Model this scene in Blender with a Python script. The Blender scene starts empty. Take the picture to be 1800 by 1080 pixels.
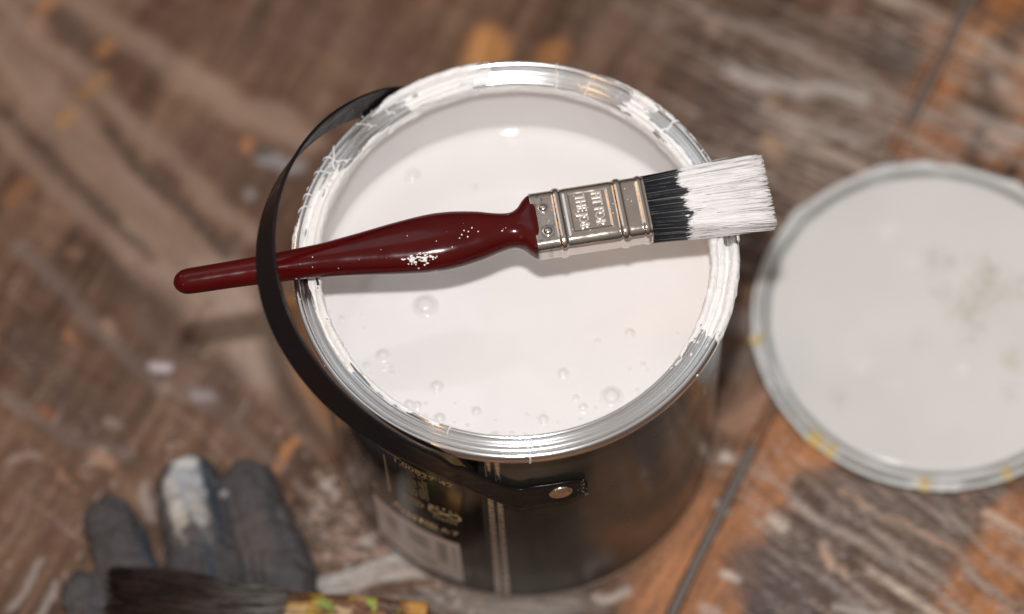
import bpy, math, random
import numpy as np

# ------------------------------------------------------------------ scene, camera, light
SC = bpy.context.scene
COL = SC.collection
S = 0.001                                   # everything below is written in millimetres
random.seed(7)
RNG = np.random.default_rng(7)

PITCH, DIST, FPX, ROLL = math.radians(64.15), 12.486 * 80.5, 4966.362, math.radians(-3.44)
AIM = np.array([-0.027 * 80.5, -0.270 * 80.5, 150.0])
VD = np.array([0, math.cos(PITCH), -math.sin(PITCH)])
_u = np.array([0, math.sin(PITCH), math.cos(PITCH)])
_r = np.array([1.0, 0, 0])
CAMP = AIM - DIST * VD
VR = math.cos(ROLL) * _r + math.sin(ROLL) * _u
VU = math.cos(ROLL) * _u - math.sin(ROLL) * _r


def at(px, py, z=0.0):
    """point at height z (mm) seen at a pixel of the 1800 x 1080 photograph"""
    v = VD * FPX + VR * (px - 900) - VU * (py - 540)
    return CAMP + v * ((z - CAMP[2]) / v[2])


from mathutils import Matrix, Vector
cam = bpy.data.cameras.new('camera')
camo = bpy.data.objects.new('camera', cam)
COL.objects.link(camo)
M = Matrix.Identity(4)
for i in range(3):
    M[i][0], M[i][1], M[i][2], M[i][3] = VR[i], VU[i], -VD[i], CAMP[i] * S
camo.matrix_world = M
cam.sensor_width = 36
cam.lens = FPX / 1800 * 36
cam.clip_start, cam.clip_end = 0.02, 50
cam.dof.use_dof = True
cam.dof.focus_distance = 1.005
cam.dof.aperture_fstop = 3.3
cam.dof.aperture_blades = 0
SC.camera = camo

W = bpy.data.worlds.new('World')
SC.world = W
W.use_nodes = True
_wn = W.node_tree
_bg = _wn.nodes['Background']
_tc = _wn.nodes.new('ShaderNodeTexCoord')
_sx = _wn.nodes.new('ShaderNodeSeparateXYZ')
_mr = _wn.nodes.new('ShaderNodeMapRange')                # plain dim surroundings, darker towards the horizon than overhead
_mr.interpolation_type = 'SMOOTHSTEP'
_mr.inputs[1].default_value, _mr.inputs[2].default_value = 0.0, 1.0
_mr.inputs[3].default_value, _mr.inputs[4].default_value = 0.07, 0.43
_wn.links.new(_tc.outputs['Generated'], _sx.inputs[0])
_wn.links.new(_sx.outputs['Z'], _mr.inputs[0])
_wn.links.new(_mr.outputs[0], _bg.inputs['Strength'])
_bg.inputs[0].default_value = (1.0, 0.90, 0.83, 1)


def area(name, loc, target, power, sx, sy, color):
    l = bpy.data.lights.new(name, 'AREA')
    l.shape = 'RECTANGLE'
    l.size, l.size_y = sx * S, sy * S
    l.energy = power
    l.color = color
    o = bpy.data.objects.new(name, l)
    COL.objects.link(o)
    o.location = Vector(loc) * S
    o.rotation_euler = (Vector(target) - Vector(loc)).to_track_quat('-Z', 'Y').to_euler()
    return o


FL = CAMP + VU * 135 - VR * 12
area('flash', FL, (0, 0, 130), 8.3, 40, 22, (1.0, 0.985, 0.98))
area('window_light', (-560, 900, 1900), (0, 0, 120), 2.3, 900, 800, (0.70, 0.87, 1.0))
area('warm_lamp', (-1050, 720, 950), (0, 0, 120), 1.6, 280, 300, (1.0, 0.50, 0.16))
area('warm_lamp', (-760, -900, 900), (0, 0, 120), 1.1, 130, 260, (1.0, 0.50, 0.16))

SC.view_settings.view_transform = 'Standard'
SC.view_settings.look = 'None'
SC.view_settings.exposure = 0.0
SC.view_settings.gamma = 1.0
SC.render.engine = 'CYCLES'
SC.cycles.use_denoising = True
SC.cycles.max_bounces = 8
SC.cycles.sample_clamp_indirect = 6


# ------------------------------------------------------------------ helpers
def lin(r, g, b):
    f = lambda c: (c / 255 / 12.92) if c / 255 <= 0.04045 else ((c / 255 + 0.055) / 1.055) ** 2.4
    return np.array([f(r), f(g), f(b)])


def hash2(ix, iy, seed):
    h = (ix.astype(np.int64) * 374761393 + iy.astype(np.int64) * 668265263 + seed * 1442695041) & 0xFFFFFFFF
    h = ((h ^ (h >> 13)) * 1274126177) & 0xFFFFFFFF
    h = (h ^ (h >> 16)) & 0xFFFFFFFF
    return h / 4294967295.0


def vnoise(x, y, seed=0):
    x = np.asarray(x, float); y = np.asarray(y, float)
    ix, iy = np.floor(x), np.floor(y)
    fx, fy = x - ix, y - iy
    fx = fx * fx * (3 - 2 * fx); fy = fy * fy * (3 - 2 * fy)
    a, b = hash2(ix, iy, seed), hash2(ix + 1, iy, seed)
    c, d = hash2(ix, iy + 1, seed), hash2(ix + 1, iy + 1, seed)
    return (a * (1 - fx) + b * fx) * (1 - fy) + (c * (1 - fx) + d * fx) * fy


def fbm(x, y, seed=0, octv=4):
    s, a, t = 0, 0.5, 0
    for k in range(octv):
        s = s + a * vnoise(np.asarray(x) * 2 ** k + 17.3 * k, np.asarray(y) * 2 ** k - 9.1 * k, seed + k * 31)
        t += a
        a *= 0.5
    return s / t


def sstep(a, b, x):
    t = np.clip((np.asarray(x) - a) / (b - a), 0, 1)
    return t * t * (3 - 2 * t)


def mat(name, base=(0.5, 0.5, 0.5), rough=0.5, metal=0.0, attr=None, bump=None, coat=0.0, ior=1.5,
        spec=None, trans=0.0, alpha=1.0, rough_noise=None, sss=0.0, colnoise=None):
    m = bpy.data.materials.new(name)
    m.use_nodes = True
    nt = m.node_tree
    p = nt.nodes['Principled BSDF']
    p.inputs['Base Color'].default_value = (*base, 1)
    p.inputs['Roughness'].default_value = rough
    p.inputs['Metallic'].default_value = metal
    p.inputs['IOR'].default_value = ior
    p.inputs['Coat Weight'].default_value = coat
    p.inputs['Coat Roughness'].default_value = 0.06
    p.inputs['Transmission Weight'].default_value = trans
    p.inputs['Alpha'].default_value = alpha
    if spec is not None:
        p.inputs['Specular IOR Level'].default_value = spec
    if sss:
        p.inputs['Subsurface Weight'].default_value = sss
        p.inputs['Subsurface Radius'].default_value = (0.002, 0.002, 0.002)
        p.inputs['Subsurface Scale'].default_value = 1.0
    tc = nt.nodes.new('ShaderNodeTexCoord')
    src = None
    if attr:
        a = nt.nodes.new('ShaderNodeAttribute')
        a.attribute_name = attr
        src = a.outputs['Color']
    if colnoise:
        sc, lo, hi = colnoise
        n = nt.nodes.new('ShaderNodeTexNoise'); n.inputs['Scale'].default_value = sc; n.inputs['Detail'].default_value = 6
        nt.links.new(tc.outputs['Object'], n.inputs['Vector'])
        mr = nt.nodes.new('ShaderNodeMapRange')
        mr.inputs[1].default_value, mr.inputs[2].default_value = 0.3, 0.7
        mr.inputs[3].default_value, mr.inputs[4].default_value = lo, hi
        nt.links.new(n.outputs['Fac'], mr.inputs[0])
        mx = nt.nodes.new('ShaderNodeVectorMath'); mx.operation = 'SCALE'
        if src is None:
            mx.inputs[0].default_value = base
        else:
            nt.links.new(src, mx.inputs[0])
        nt.links.new(mr.outputs[0], mx.inputs['Scale'])
        src = mx.outputs[0]
    if src is not None:
        nt.links.new(src, p.inputs['Base Color'])
    if rough_noise:
        sc, lo, hi = rough_noise
        n = nt.nodes.new('ShaderNodeTexNoise'); n.inputs['Scale'].default_value = sc; n.inputs['Detail'].default_value = 5
        nt.links.new(tc.outputs['Object'], n.inputs['Vector'])
        mr = nt.nodes.new('ShaderNodeMapRange')
        mr.inputs[1].default_value, mr.inputs[2].default_value = 0.35, 0.7
        mr.inputs[3].default_value, mr.inputs[4].default_value = lo, hi
        nt.links.new(n.outputs['Fac'], mr.inputs[0])
        nt.links.new(mr.outputs[0], p.inputs['Roughness'])
    if bump:
        sc, dist = bump
        n = nt.nodes.new('ShaderNodeTexNoise'); n.inputs['Scale'].default_value = sc; n.inputs['Detail'].default_value = 6
        nt.links.new(tc.outputs['Object'], n.inputs['Vector'])
        b = nt.nodes.new('ShaderNodeBump'); b.inputs['Distance'].default_value = dist; b.inputs['Strength'].default_value = 1.0
        nt.links.new(n.outputs['Fac'], b.inputs['Height'])
        nt.links.new(b.outputs['Normal'], p.inputs['Normal'])
    return m


def mesh_obj(name, V, F, m, parent=None, smooth=True, col=None, mname='Col', extra=None):
    """V in world millimetres, stored relative to the parent chain's base"""
    base = np.zeros(3)
    q = parent
    while q is not None:
        base += np.array(q.location) / S
        q = q.parent
    V = np.asarray(V, float)
    me = bpy.data.meshes.new(name)
    Vl = (V - base) * S
    if isinstance(F, np.ndarray):
        n, k = F.shape
        me.vertices.add(len(Vl)); me.vertices.foreach_set('co', Vl.astype(np.float32).ravel())
        me.loops.add(n * k); me.loops.foreach_set('vertex_index', F.astype(np.int32).ravel())
        me.polygons.add(n)
        me.polygons.foreach_set('loop_start', np.arange(0, n * k, k, dtype=np.int32))
        me.polygons.foreach_set('loop_total', np.full(n, k, dtype=np.int32))
        me.update(calc_edges=True); me.validate()
    else:
        me.from_pydata(Vl.tolist(), [], [list(f) for f in F])
        me.update()
    if smooth:
        me.polygons.foreach_set('use_smooth', np.ones(len(me.polygons), dtype=bool))
    if col is not None:
        at_ = me.attributes.new(mname, 'FLOAT_COLOR', 'POINT')
        c4 = np.ones((len(V), 4), np.float32); c4[:, :3] = col
        at_.data.foreach_set('color', c4.ravel())
    if m: me.materials.append(m)
    o = bpy.data.objects.new(name, me)
    COL.objects.link(o)
    if parent is not None: o.parent = parent
    return o


def thing(name, label, cat, loc=(0, 0, 0), group=None):
    o = bpy.data.objects.new(name, None)
    COL.objects.link(o)
    o.empty_display_size = 0.02
    o.location = Vector(loc) * S
    o['label'], o['category'] = label, cat
    if group: o['group'] = group
    return o


def gridfaces(nu, nv, wrapu=False, wrapv=False):
    iu = np.arange(nu if wrapu else nu - 1)
    iv = np.arange(nv if wrapv else nv - 1)
    A, B = np.meshgrid(iu, iv, indexing='ij')
    A2, B2 = (A + 1) % nu, (B + 1) % nv
    return np.stack([A * nv + B, A2 * nv + B, A2 * nv + B2, A * nv + B2], -1).reshape(-1, 4)


def lathe(profile, n=256, cx=0, cy=0):
    pr = np.array(profile, float)
    th = np.linspace(0, 2 * np.pi, n, endpoint=False)
    V = np.stack([cx + np.outer(np.cos(th), pr[:, 0]), cy + np.outer(np.sin(th), pr[:, 0]), np.tile(pr[:, 1], (n, 1))], -1)
    return V.reshape(-1, 3), gridfaces(n, len(pr), wrapu=True)


def smooth_curve(pts, n):
    """Catmull-Rom through pts, resampled evenly"""
    P = np.array(pts, float)
    Q = np.vstack([2 * P[0] - P[1], P, 2 * P[-1] - P[-2]])
    out = []
    for i in range(1, len(Q) - 2):
        t = np.linspace(0, 1, 24, endpoint=False)[:, None]
        a, b, c, d = Q[i - 1], Q[i], Q[i + 1], Q[i + 2]
        out.append(0.5 * (2 * b + (c - a) * t + (2 * a - 5 * b + 4 * c - d) * t ** 2 + (3 * b - a - 3 * c + d) * t ** 3))
    out = np.vstack(out + [P[-1:]])
    L = np.r_[0, np.cumsum(np.linalg.norm(np.diff(out, axis=0), axis=1))]
    s = np.linspace(0, L[-1], n)
    return np.stack([np.interp(s, L, out[:, k]) for k in range(out.shape[1])], -1)


class MB:
    def __init__(s): s.V, s.F, s.C, s.n = [], [], [], 0

    def add(s, V, F, c=None):
        V = np.asarray(V, float)
        s.V.append(V); s.F += [[int(i) + s.n for i in f] for f in F]; s.n += len(V)
        if c is not None: s.C.append(np.broadcast_to(np.asarray(c, float), (len(V), 3)))

    def build(s, name, m, parent=None, smooth=True):
        return mesh_obj(name, np.vstack(s.V), s.F, m, parent, smooth, np.vstack(s.C) if s.C else None)

    def tube(s, pts, rad, k=6, c=None, caps=True):
        P = np.asarray(pts, float); n = len(P)
        rad = np.broadcast_to(np.asarray(rad, float), (n,))
        T = np.gradient(P, axis=0); T /= np.linalg.norm(T, axis=1)[:, None] + 1e-9
        up = np.array([0, 0, 1.0]) if abs(T[0][2]) < 0.9 else np.array([1.0, 0, 0])
        A = np.cross(T, up); A /= np.linalg.norm(A, axis=1)[:, None]
        B = np.cross(A, T)
        ph = np.linspace(0, 2 * np.pi, k, endpoint=False)
        V = P[:, None] + rad[:, None, None] * (np.cos(ph)[None, :, None] * A[:, None] + np.sin(ph)[None, :, None] * B[:, None])
        F = gridfaces(n, k, wrapv=True).tolist()
        if caps: F += [list(range(k))[::-1], [(n - 1) * k + i for i in range(k)]]
        s.add(V.reshape(-1, 3), F, None if c is None else (np.repeat(c, k, axis=0) if np.ndim(c) == 2 else c))

    def blob(s, c, rx, ry, rz, seed=0, irr=0.25, nu=10, nv=6, color=None, frame=None):
        th = np.linspace(0, 2 * np.pi, nu, endpoint=False)
        V = [[0, 0, 1]]
        r_ = np.random.default_rng(seed)
        w = 1 + irr * (r_.random(nu) - 0.5) * 2
        for j in range(1, nv + 1):
            a = j / nv * np.pi / 2
            for i in range(nu): V.append([math.cos(th[i]) * math.sin(a) * w[i], math.sin(th[i]) * math.sin(a) * w[i], math.cos(a)])
        F = [[0, 1 + i, 1 + (i + 1) % nu] for i in range(nu)]
        for j in range(nv - 1):
            for i in range(nu): F.append([1 + j * nu + i, 1 + (j + 1) * nu + i, 1 + (j + 1) * nu + (i + 1) % nu, 1 + j * nu + (i + 1) % nu])
        V = np.array(V) * [rx, ry, rz]
        if frame is not None: V = V @ np.asarray(frame)
        s.add(V + np.asarray(c), F, color)


def text_verts(body, size, align='CENTER', extrude=0.0, offset=0.0, res=3):
    cu = bpy.data.curves.new('lettering', 'FONT')
    cu.body = body; cu.size = size; cu.align_x = align; cu.align_y = 'CENTER'
    cu.extrude = extrude; cu.offset = offset; cu.resolution_u = res
    o = bpy.data.objects.new('lettering', cu)
    COL.objects.link(o)
    dg = bpy.context.evaluated_depsgraph_get()
    me = bpy.data.meshes.new_from_object(o.evaluated_get(dg))
    V = np.array([v.co[:] for v in me.vertices]).reshape(-1, 3)
    F = [list(p.vertices) for p in me.polygons]
    bpy.data.objects.remove(o); bpy.data.curves.remove(cu); bpy.data.meshes.remove(me)
    return V, F


# ------------------------------------------------------------------ materials
M_WOOD = mat('worn_wood', attr='Col', rough=0.5, spec=0.22, bump=(420, 0.0008), colnoise=(700, 0.75, 1.25), rough_noise=(120, 0.3, 0.65))
M_GAP = mat('gap_dirt', (0.17, 0.15, 0.138), 0.9, bump=(400, 0.001))
M_STEEL = mat('tin_steel', (0.86, 0.86, 0.86), 0.18, 1.0, rough_noise=(25, 0.15, 0.22))
M_BODY = mat('black_printed_tin', (0.036, 0.035, 0.028), 0.2, ior=1.55, rough_noise=(60, 0.16, 0.3), bump=(35, 0.00008))
M_LABEL = mat('label_print', (0.010, 0.010, 0.009), 0.13, ior=1.6, rough_noise=(60, 0.09, 0.2))
M_PANEL = mat('label_panel', (0.58, 0.50, 0.46), 0.3, colnoise=(90, 0.92, 1.05))
M_INK = mat('label_gold_ink', (0.60, 0.46, 0.27), 0.35)
M_DINK = mat('label_dark_ink', (0.10, 0.085, 0.075), 0.4)
M_PAINT = mat('wet_white_paint', (0.845, 0.815, 0.80), 0.04, ior=1.5, bump=(38, 0.00022), colnoise=(30, 0.97, 1.02))
M_WALLPAINT = mat('paint_coat_on_wall', (0.75, 0.725, 0.72), 0.05, bump=(60, 0.0002))
M_DRY = mat('dried_white_paint', (0.84, 0.825, 0.81), 0.38, bump=(900, 0.00025))
M_BUBBLE = mat('paint_bubble', (0.81, 0.785, 0.77), 0.05, ior=1.5)
M_STRAP = mat('black_plastic', (0.010, 0.008, 0.009), 0.30, spec=0.18, rough_noise=(220, 0.24, 0.42), bump=(500, 0.00006))
M_RED = mat('oxblood_lacquer', (0.064, 0.0026, 0.0024), 0.09, spec=0.24, rough_noise=(140, 0.10, 0.2), colnoise=(60, 0.85, 1.15), bump=(50, 0.00008))
M_FERR = mat('nickel_ferrule', attr='Col', rough=0.13, metal=1.0, rough_noise=(300, 0.10, 0.22), bump=(90, 0.00006))
M_BRIST = mat('bristle', attr='Col', rough=0.38, spec=0.28)
M_LIDW = mat('lid_paint_film', attr='Col', rough=0.16, bump=(60, 0.0002))
M_LIDM = mat('lid_edge', attr='Col', rough=0.35, metal=0.0, bump=(200, 0.0004))
M_GLOVE = mat('glove_rubber', attr='Col', rough=0.6, spec=0.25, bump=(1500, 0.0003), colnoise=(300, 0.85, 1.15))
M_OLDB = mat('old_bristle', attr='Col', rough=0.6, spec=0.2)
M_OLDF = mat('old_ferrule', attr='Col', rough=0.45, bump=(500, 0.0006))
M_OLDH = mat('old_handle_wood', (0.22, 0.13, 0.06), 0.5, colnoise=(120, 0.7, 1.2))

# ------------------------------------------------------------------ wooden floor: boards with worn paint and stains
BROWN_D, BROWN_M, BROWN_L = lin(61, 42, 32), lin(101, 76, 60), lin(135, 108, 90)
ORANGE = lin(182, 120, 74)
BEIGE = lin(152, 129, 115)
STROKES = [
    # (points in the photograph, half width px, colour, opacity, edge softness, grain break-up)
    ([(1400, 760), (1330, 870), (1250, 1000), (1180, 1090)], 82, (180, 124, 86), .9, .25, .45),
    ([(1480, 800), (1440, 830)], 46, (182, 126, 86), .9, .3, .4),
    ([(1800, 930), (1740, 1020), (1690, 1090)], 62, (178, 118, 74), .9, .25, .4),
    ([(1650, 60), (1640, 150), (1600, 260)], 34, (172, 112, 68), .82, .4, .6),
    ([(1780, 0), (1710, 60), (1690, 130), (1660, 260)], 34, (174, 114, 66), .85, .35, .6),
    ([(1790, 150), (1770, 260)], 30, (176, 120, 78), .85, .4, .6),
    ([(860, 78), (850, 110)], 34, (204, 144, 86), .9, .5, .4),
    ([(975, 90), (955, 110)], 24, (180, 124, 72), .7, .5, .4),
    ([(530, 540), (545, 660), (590, 770)], 30, (184, 128, 78), .9, .4, .3),
    ([(322, 578), (400, 556), (500, 545)], 16, (140, 98, 64), .8, .5, .3),
    ([(520, 770), (485, 830)], 9, (190, 130, 80), .9, .4, .2),
    # beige swaths on the left
    ([(60, -20), (122, 10), (260, 88), (370, 162), (500, 222)], 27, (145, 121, 106), .88, .6, .3),
    ([(330, 140), (440, 200), (540, 245)], 32, (150, 125, 109), .88, .6, .2),
    ([(0, -10), (60, 50), (140, 120), (230, 215), (330, 310), (440, 420)], 20, (146, 123, 108), .88, .6, .3),
    ([(-20, 60), (60, 150), (150, 260), (260, 375), (400, 520)], 46, (148, 124, 109), .88, .5, .3),
    ([(222, 418), (333, 540), (463, 640), (575, 772)], 30, (154, 132, 117), .88, .5, .25),
    ([(380, 480), (440, 560), (470, 640)], 48, (160, 141, 128), .88, .5, .2),
    ([(-10, 215), (111, 335), (200, 430), (300, 530)], 20, (138, 115, 101), .85, .6, .3),
    ([(40, 440), (130, 530), (260, 665), (380, 715)], 14, (118, 103, 97), .7, .6, .3),
    ([(0, 690), (110, 760), (220, 800)], 12, (116, 103, 98), .7, .6, .3),
    ([(240, 560), (330, 650), (420, 760), (500, 830)], 14, (124, 106, 98), .5, .6, .5),
    # dark gaps between
    ([(186, 225), (262, 318), (335, 375), (400, 450)], 13, (80, 64, 55), .85, .6, .2),
    ([(0, 188), (92, 280), (205, 395), (270, 450)], 11, (80, 64, 55), .8, .6, .2),
    ([(100, 28), (165, 90)], 20, (82, 66, 57), .8, .6, .2),
    ([(330, 250), (450, 330)], 38, (96, 76, 66), .6, .7, .3),
    ([(230, 510), (330, 600), (420, 720)], 34, (88, 70, 62), .7, .6, .3),
    ([(60, 620), (130, 720), (160, 740)], 42, (84, 68, 60), .7, .7, .3),
    ([(250, 640), (240, 730)], 34, (82, 66, 58), .6, .7, .4),
    # small warm and pale spots, left
    ([(92, 0), (80, 20)], 11, (172, 118, 72), .8, .5, .2), ([(200, 74), (180, 98)], 9, (160, 112, 70), .8, .5, .2),
    ([(178, 140), (140, 165)], 13, (160, 122, 80), .7, .6, .2), ([(120, 198), (105, 212)], 12, (166, 124, 78), .8, .5, .2),
    ([(45, 325), (20, 350)], 16, (150, 104, 66), .7, .6, .3), ([(70, 40), (66, 48)], 13, (170, 134, 114), .7, .6, .2),
    ([(437, 252), (436, 256)], 11, (176, 122, 88), .9, .5, .2), ([(462, 274), (500, 292), (525, 292)], 13, (150, 146, 146), .85, .6, .3),
    ([(455, 262), (470, 266)], 7, (72, 74, 78), .7, .5, .1), ([(443, 342), (446, 344)], 11, (152, 146, 142), .7, .6, .1),
    ([(268, 643), (292, 641)], 9, (192, 186, 190), .9, .5, .1), ([(285, 683), (290, 688)], 11, (160, 140, 130), .8, .6, .1),
    ([(350, 692), (372, 698)], 9, (156, 148, 152), .8, .6, .1), ([(117, 588), (120, 594)], 10, (160, 110, 78), .8, .6, .1),
    ([(185, 572), (190, 580)], 11, (160, 128, 110), .8, .6, .1), ([(190, 735), (205, 742)], 9, (150, 136, 126), .7, .6, .1),
    ([(80, 720), (95, 728)], 12, (150, 96, 60), .5, .6, .1), ([(125, 440), (132, 448)], 10, (140, 108, 88), .7, .6, .1),
    ([(270, 95), (275, 100)], 6, (150, 132, 122), .7, .6, .1), ([(80, 165), (84, 170)], 9, (156, 138, 126), .6, .6, .1),
    ([(20, 815), (60, 800)], 7, (176, 160, 150), .6, .8, .4), ([(175, 800), (190, 812)], 12, (176, 140, 118), .7, .6, .2),
    ([(205, 840), (240, 880)], 14, (150, 116, 96), .5, .9, .5), ([(255, 858), (268, 905)], 10, (178, 164, 156), .7, .9, .4),
    ([(15, 1075), (50, 1020), (75, 985)], 5, (168, 160, 154), .6, .7, .5), ([(60, 1080), (95, 1020)], 6, (182, 178, 176), .7, .7, .5),
    ([(0, 960), (45, 890), (90, 810)], 6, (140, 122, 112), .55, .8, .5),
    # rays in front of the tin
    ([(560, 1030), (640, 1010), (705, 985)], 11, (186, 180, 174), .95, .4, .2),
    ([(575, 1046), (700, 1012), (760, 1000)], 10, (178, 170, 163), .9, .5, .3),
    ([(555, 978), (640, 975), (690, 962)], 8, (166, 138, 122), .8, .5, .3),
    ([(545, 930), (620, 945), (660, 950)], 7, (150, 126, 114), .7, .5, .4),
    ([(520, 850), (580, 895), (630, 920)], 7, (146, 124, 113), .7, .5, .4),
    ([(560, 830), (600, 872)], 8, (150, 128, 116), .7, .5, .4),
    ([(575, 852), (592, 868)], 8, (196, 186, 180), .9, .5, .1), ([(640, 945), (650, 955)], 8, (170, 164, 162), .7, .5, .1),
    ([(790, 1050), (900, 1070), (1010, 1065)], 22, (150, 142, 134), .75, .6, .4),
    ([(1050, 1052), (1104, 1040)], 8, (190, 178, 166), .8, .8, .4), ([(1010, 1075), (1060, 1070)], 9, (120, 106, 98), .7, .5, .3),
    ([(690, 1060), (770, 1050)], 13, (130, 126, 124), .7, .5, .3),
    # upper right: pale weathered streaks
    ([(1190, 0), (1320, 55), (1500, 140), (1620, 190), (1760, 262)], 12, (160, 144, 133), .85, .6, .45),
    ([(1540, -5), (1667, 36), (1767, 98), (1820, 122)], 13, (184, 164, 148), .92, .5, .45),
    ([(1283, 126), (1367, 150), (1467, 166), (1525, 176)], 14, (188, 178, 171), .95, .5, .35),
    ([(1343, 194), (1433, 230), (1525, 246)], 14, (180, 165, 154), .92, .5, .4),
    ([(1380, 250), (1480, 285), (1520, 300)], 9, (186, 168, 154), .9, .5, .4),
    ([(1693, 196), (1800, 238)], 15, (188, 174, 164), .92, .5, .4),
    ([(1300, 20), (1420, 60)], 18, (94, 78, 70), .6, .7, .4), ([(1420, 60), (1590, 120)], 30, (96, 82, 75), .6, .7, .4),
    ([(1580, 85), (1590, 120)], 20, (84, 74, 70), .7, .6, .3), ([(1700, 175), (1770, 205)], 14, (78, 66, 60), .8, .6, .3),
    ([(1740, 20), (1720, 40)], 12, (76, 64, 58), .6, .6, .3),
    ([(1250, 40), (1254, 46)], 13, (168, 134, 116), .8, .6, .1), ([(1352, 252), (1358, 262)], 16, (192, 156, 122), .85, .6, .1),
    ([(1358, 175), (1362, 190)], 10, (176, 136, 108), .7, .6, .1), ([(1755, 140), (1766, 152)], 13, (192, 166, 150), .85, .5, .2),
    ([(1668, 130), (1672, 136)], 10, (186, 150, 124), .7, .6, .1), ([(1745, 238), (1775, 252)], 14, (184, 160, 146), .8, .5, .3),
    ([(1630, 60), (1800, 130)], 7, (190, 150, 120), .6, .5, .5), ([(1210, 170), (1300, 230)], 30, (110, 92, 84), .5, .7, .4),
    ([(1050, 40), (1150, 80)], 40, (124, 102, 90), .5, .8, .4), ([(640, 60), (700, 120)], 40, (98, 78, 68), .5, .8, .4),
    ([(420, 60), (560, 40)], 60, (104, 82, 71), .5, .8, .4), ([(1080, 10), (1180, 40)], 16, (140, 124, 114), .5, .7, .4),
    # lower right: dark weathered patches, pale splinter lines, painted-in highlight spots and tin shadow
    ([(1340, 1000), (1380, 1090)], 58, (92, 82, 80), .92, .25, .2), ([(1400, 940), (1480, 1040)], 50, (96, 84, 80), .85, .35, .25),
    ([(1420, 870), (1500, 850), (1620, 880), (1730, 850)], 36, (98, 83, 76), .92, .25, .2),
    ([(1500, 900), (1600, 970), (1660, 930)], 52, (102, 86, 78), .85, .35, .25), ([(1520, 1050), (1600, 1080)], 40, (112, 92, 82), .7, .5, .3),
    ([(1267, 797), (1350, 842), (1417, 902)], 8, (166, 142, 126), .85, .5, .3),
    ([(1393, 890), (1500, 953), (1567, 980), (1640, 1034)], 9, (166, 150, 140), .9, .45, .35),
    ([(1483, 863), (1600, 920), (1683, 973), (1760, 1065)], 7, (176, 146, 126), .9, .45, .35),
    ([(1533, 1000), (1600, 1047), (1660, 1085)], 7, (206, 186, 168), .95, .4, .25),
    ([(1467, 890), (1567, 947), (1667, 1017)], 6, (172, 152, 138), .9, .45, .35),
    ([(1440, 1020), (1520, 1060)], 8, (150, 140, 136), .8, .5, .3), ([(1470, 1065), (1560, 1075)], 7, (200, 190, 182), .8, .5, .3),
    ([(1700, 1000), (1800, 1090)], 8, (180, 160, 146), .8, .5, .4), ([(1740, 900), (1792, 938)], 8, (204, 180, 160), .9, .45, .2),
    ([(1268, 798), (1272, 800)], 11, (206, 192, 182), .9, .5, .1), ([(1266, 890), (1270, 898)], 9, (206, 196, 188), .9, .5, .1),  # round pale spots from here: blurred highlights painted onto the boards
    ([(1358, 912), (1374, 926)], 10, (212, 198, 184), .9, .5, .1), ([(1274, 1008), (1294, 1016)], 9, (208, 192, 180), .9, .5, .1),
    ([(1250, 928), (1252, 934)], 8, (196, 180, 170), .8, .5, .1), ([(1446, 960), (1458, 1002)], 7, (204, 172, 148), .9, .5, .2),
    ([(1478, 1000), (1484, 1010)], 8, (186, 150, 128), .8, .5, .1), ([(1745, 990), (1800, 1010)], 12, (178, 150, 132), .7, .5, .4),
    ([(1330, 930), (1336, 950)], 12, (176, 130, 104), .6, .6, .2), ([(1240, 1070), (1256, 1078)], 10, (200, 176, 160), .8, .5, .1),
    ([(1290, 560), (1320, 570)], 22, (150, 138, 132), .7, .6, .3), ([(1290, 640), (1330, 620)], 20, (104, 96, 92), .7, .6, .3),
    ([(1300, 430), (1340, 470)], 26, (92, 78, 72), .6, .6, .3), ([(1290, 740), (1340, 700)], 26, (168, 130, 108), .7, .6, .3),  # the dark stroke paints in the tin's shadow edge beside the lid
    ([(1480, 780), (1560, 860)], 9, (128, 96, 78), .5, .6, .3),
]
TDIR = np.array([math.cos(math.radians(61)), math.sin(math.radians(61))])
NDIR = np.array([TDIR[1], -TDIR[0]])


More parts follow.
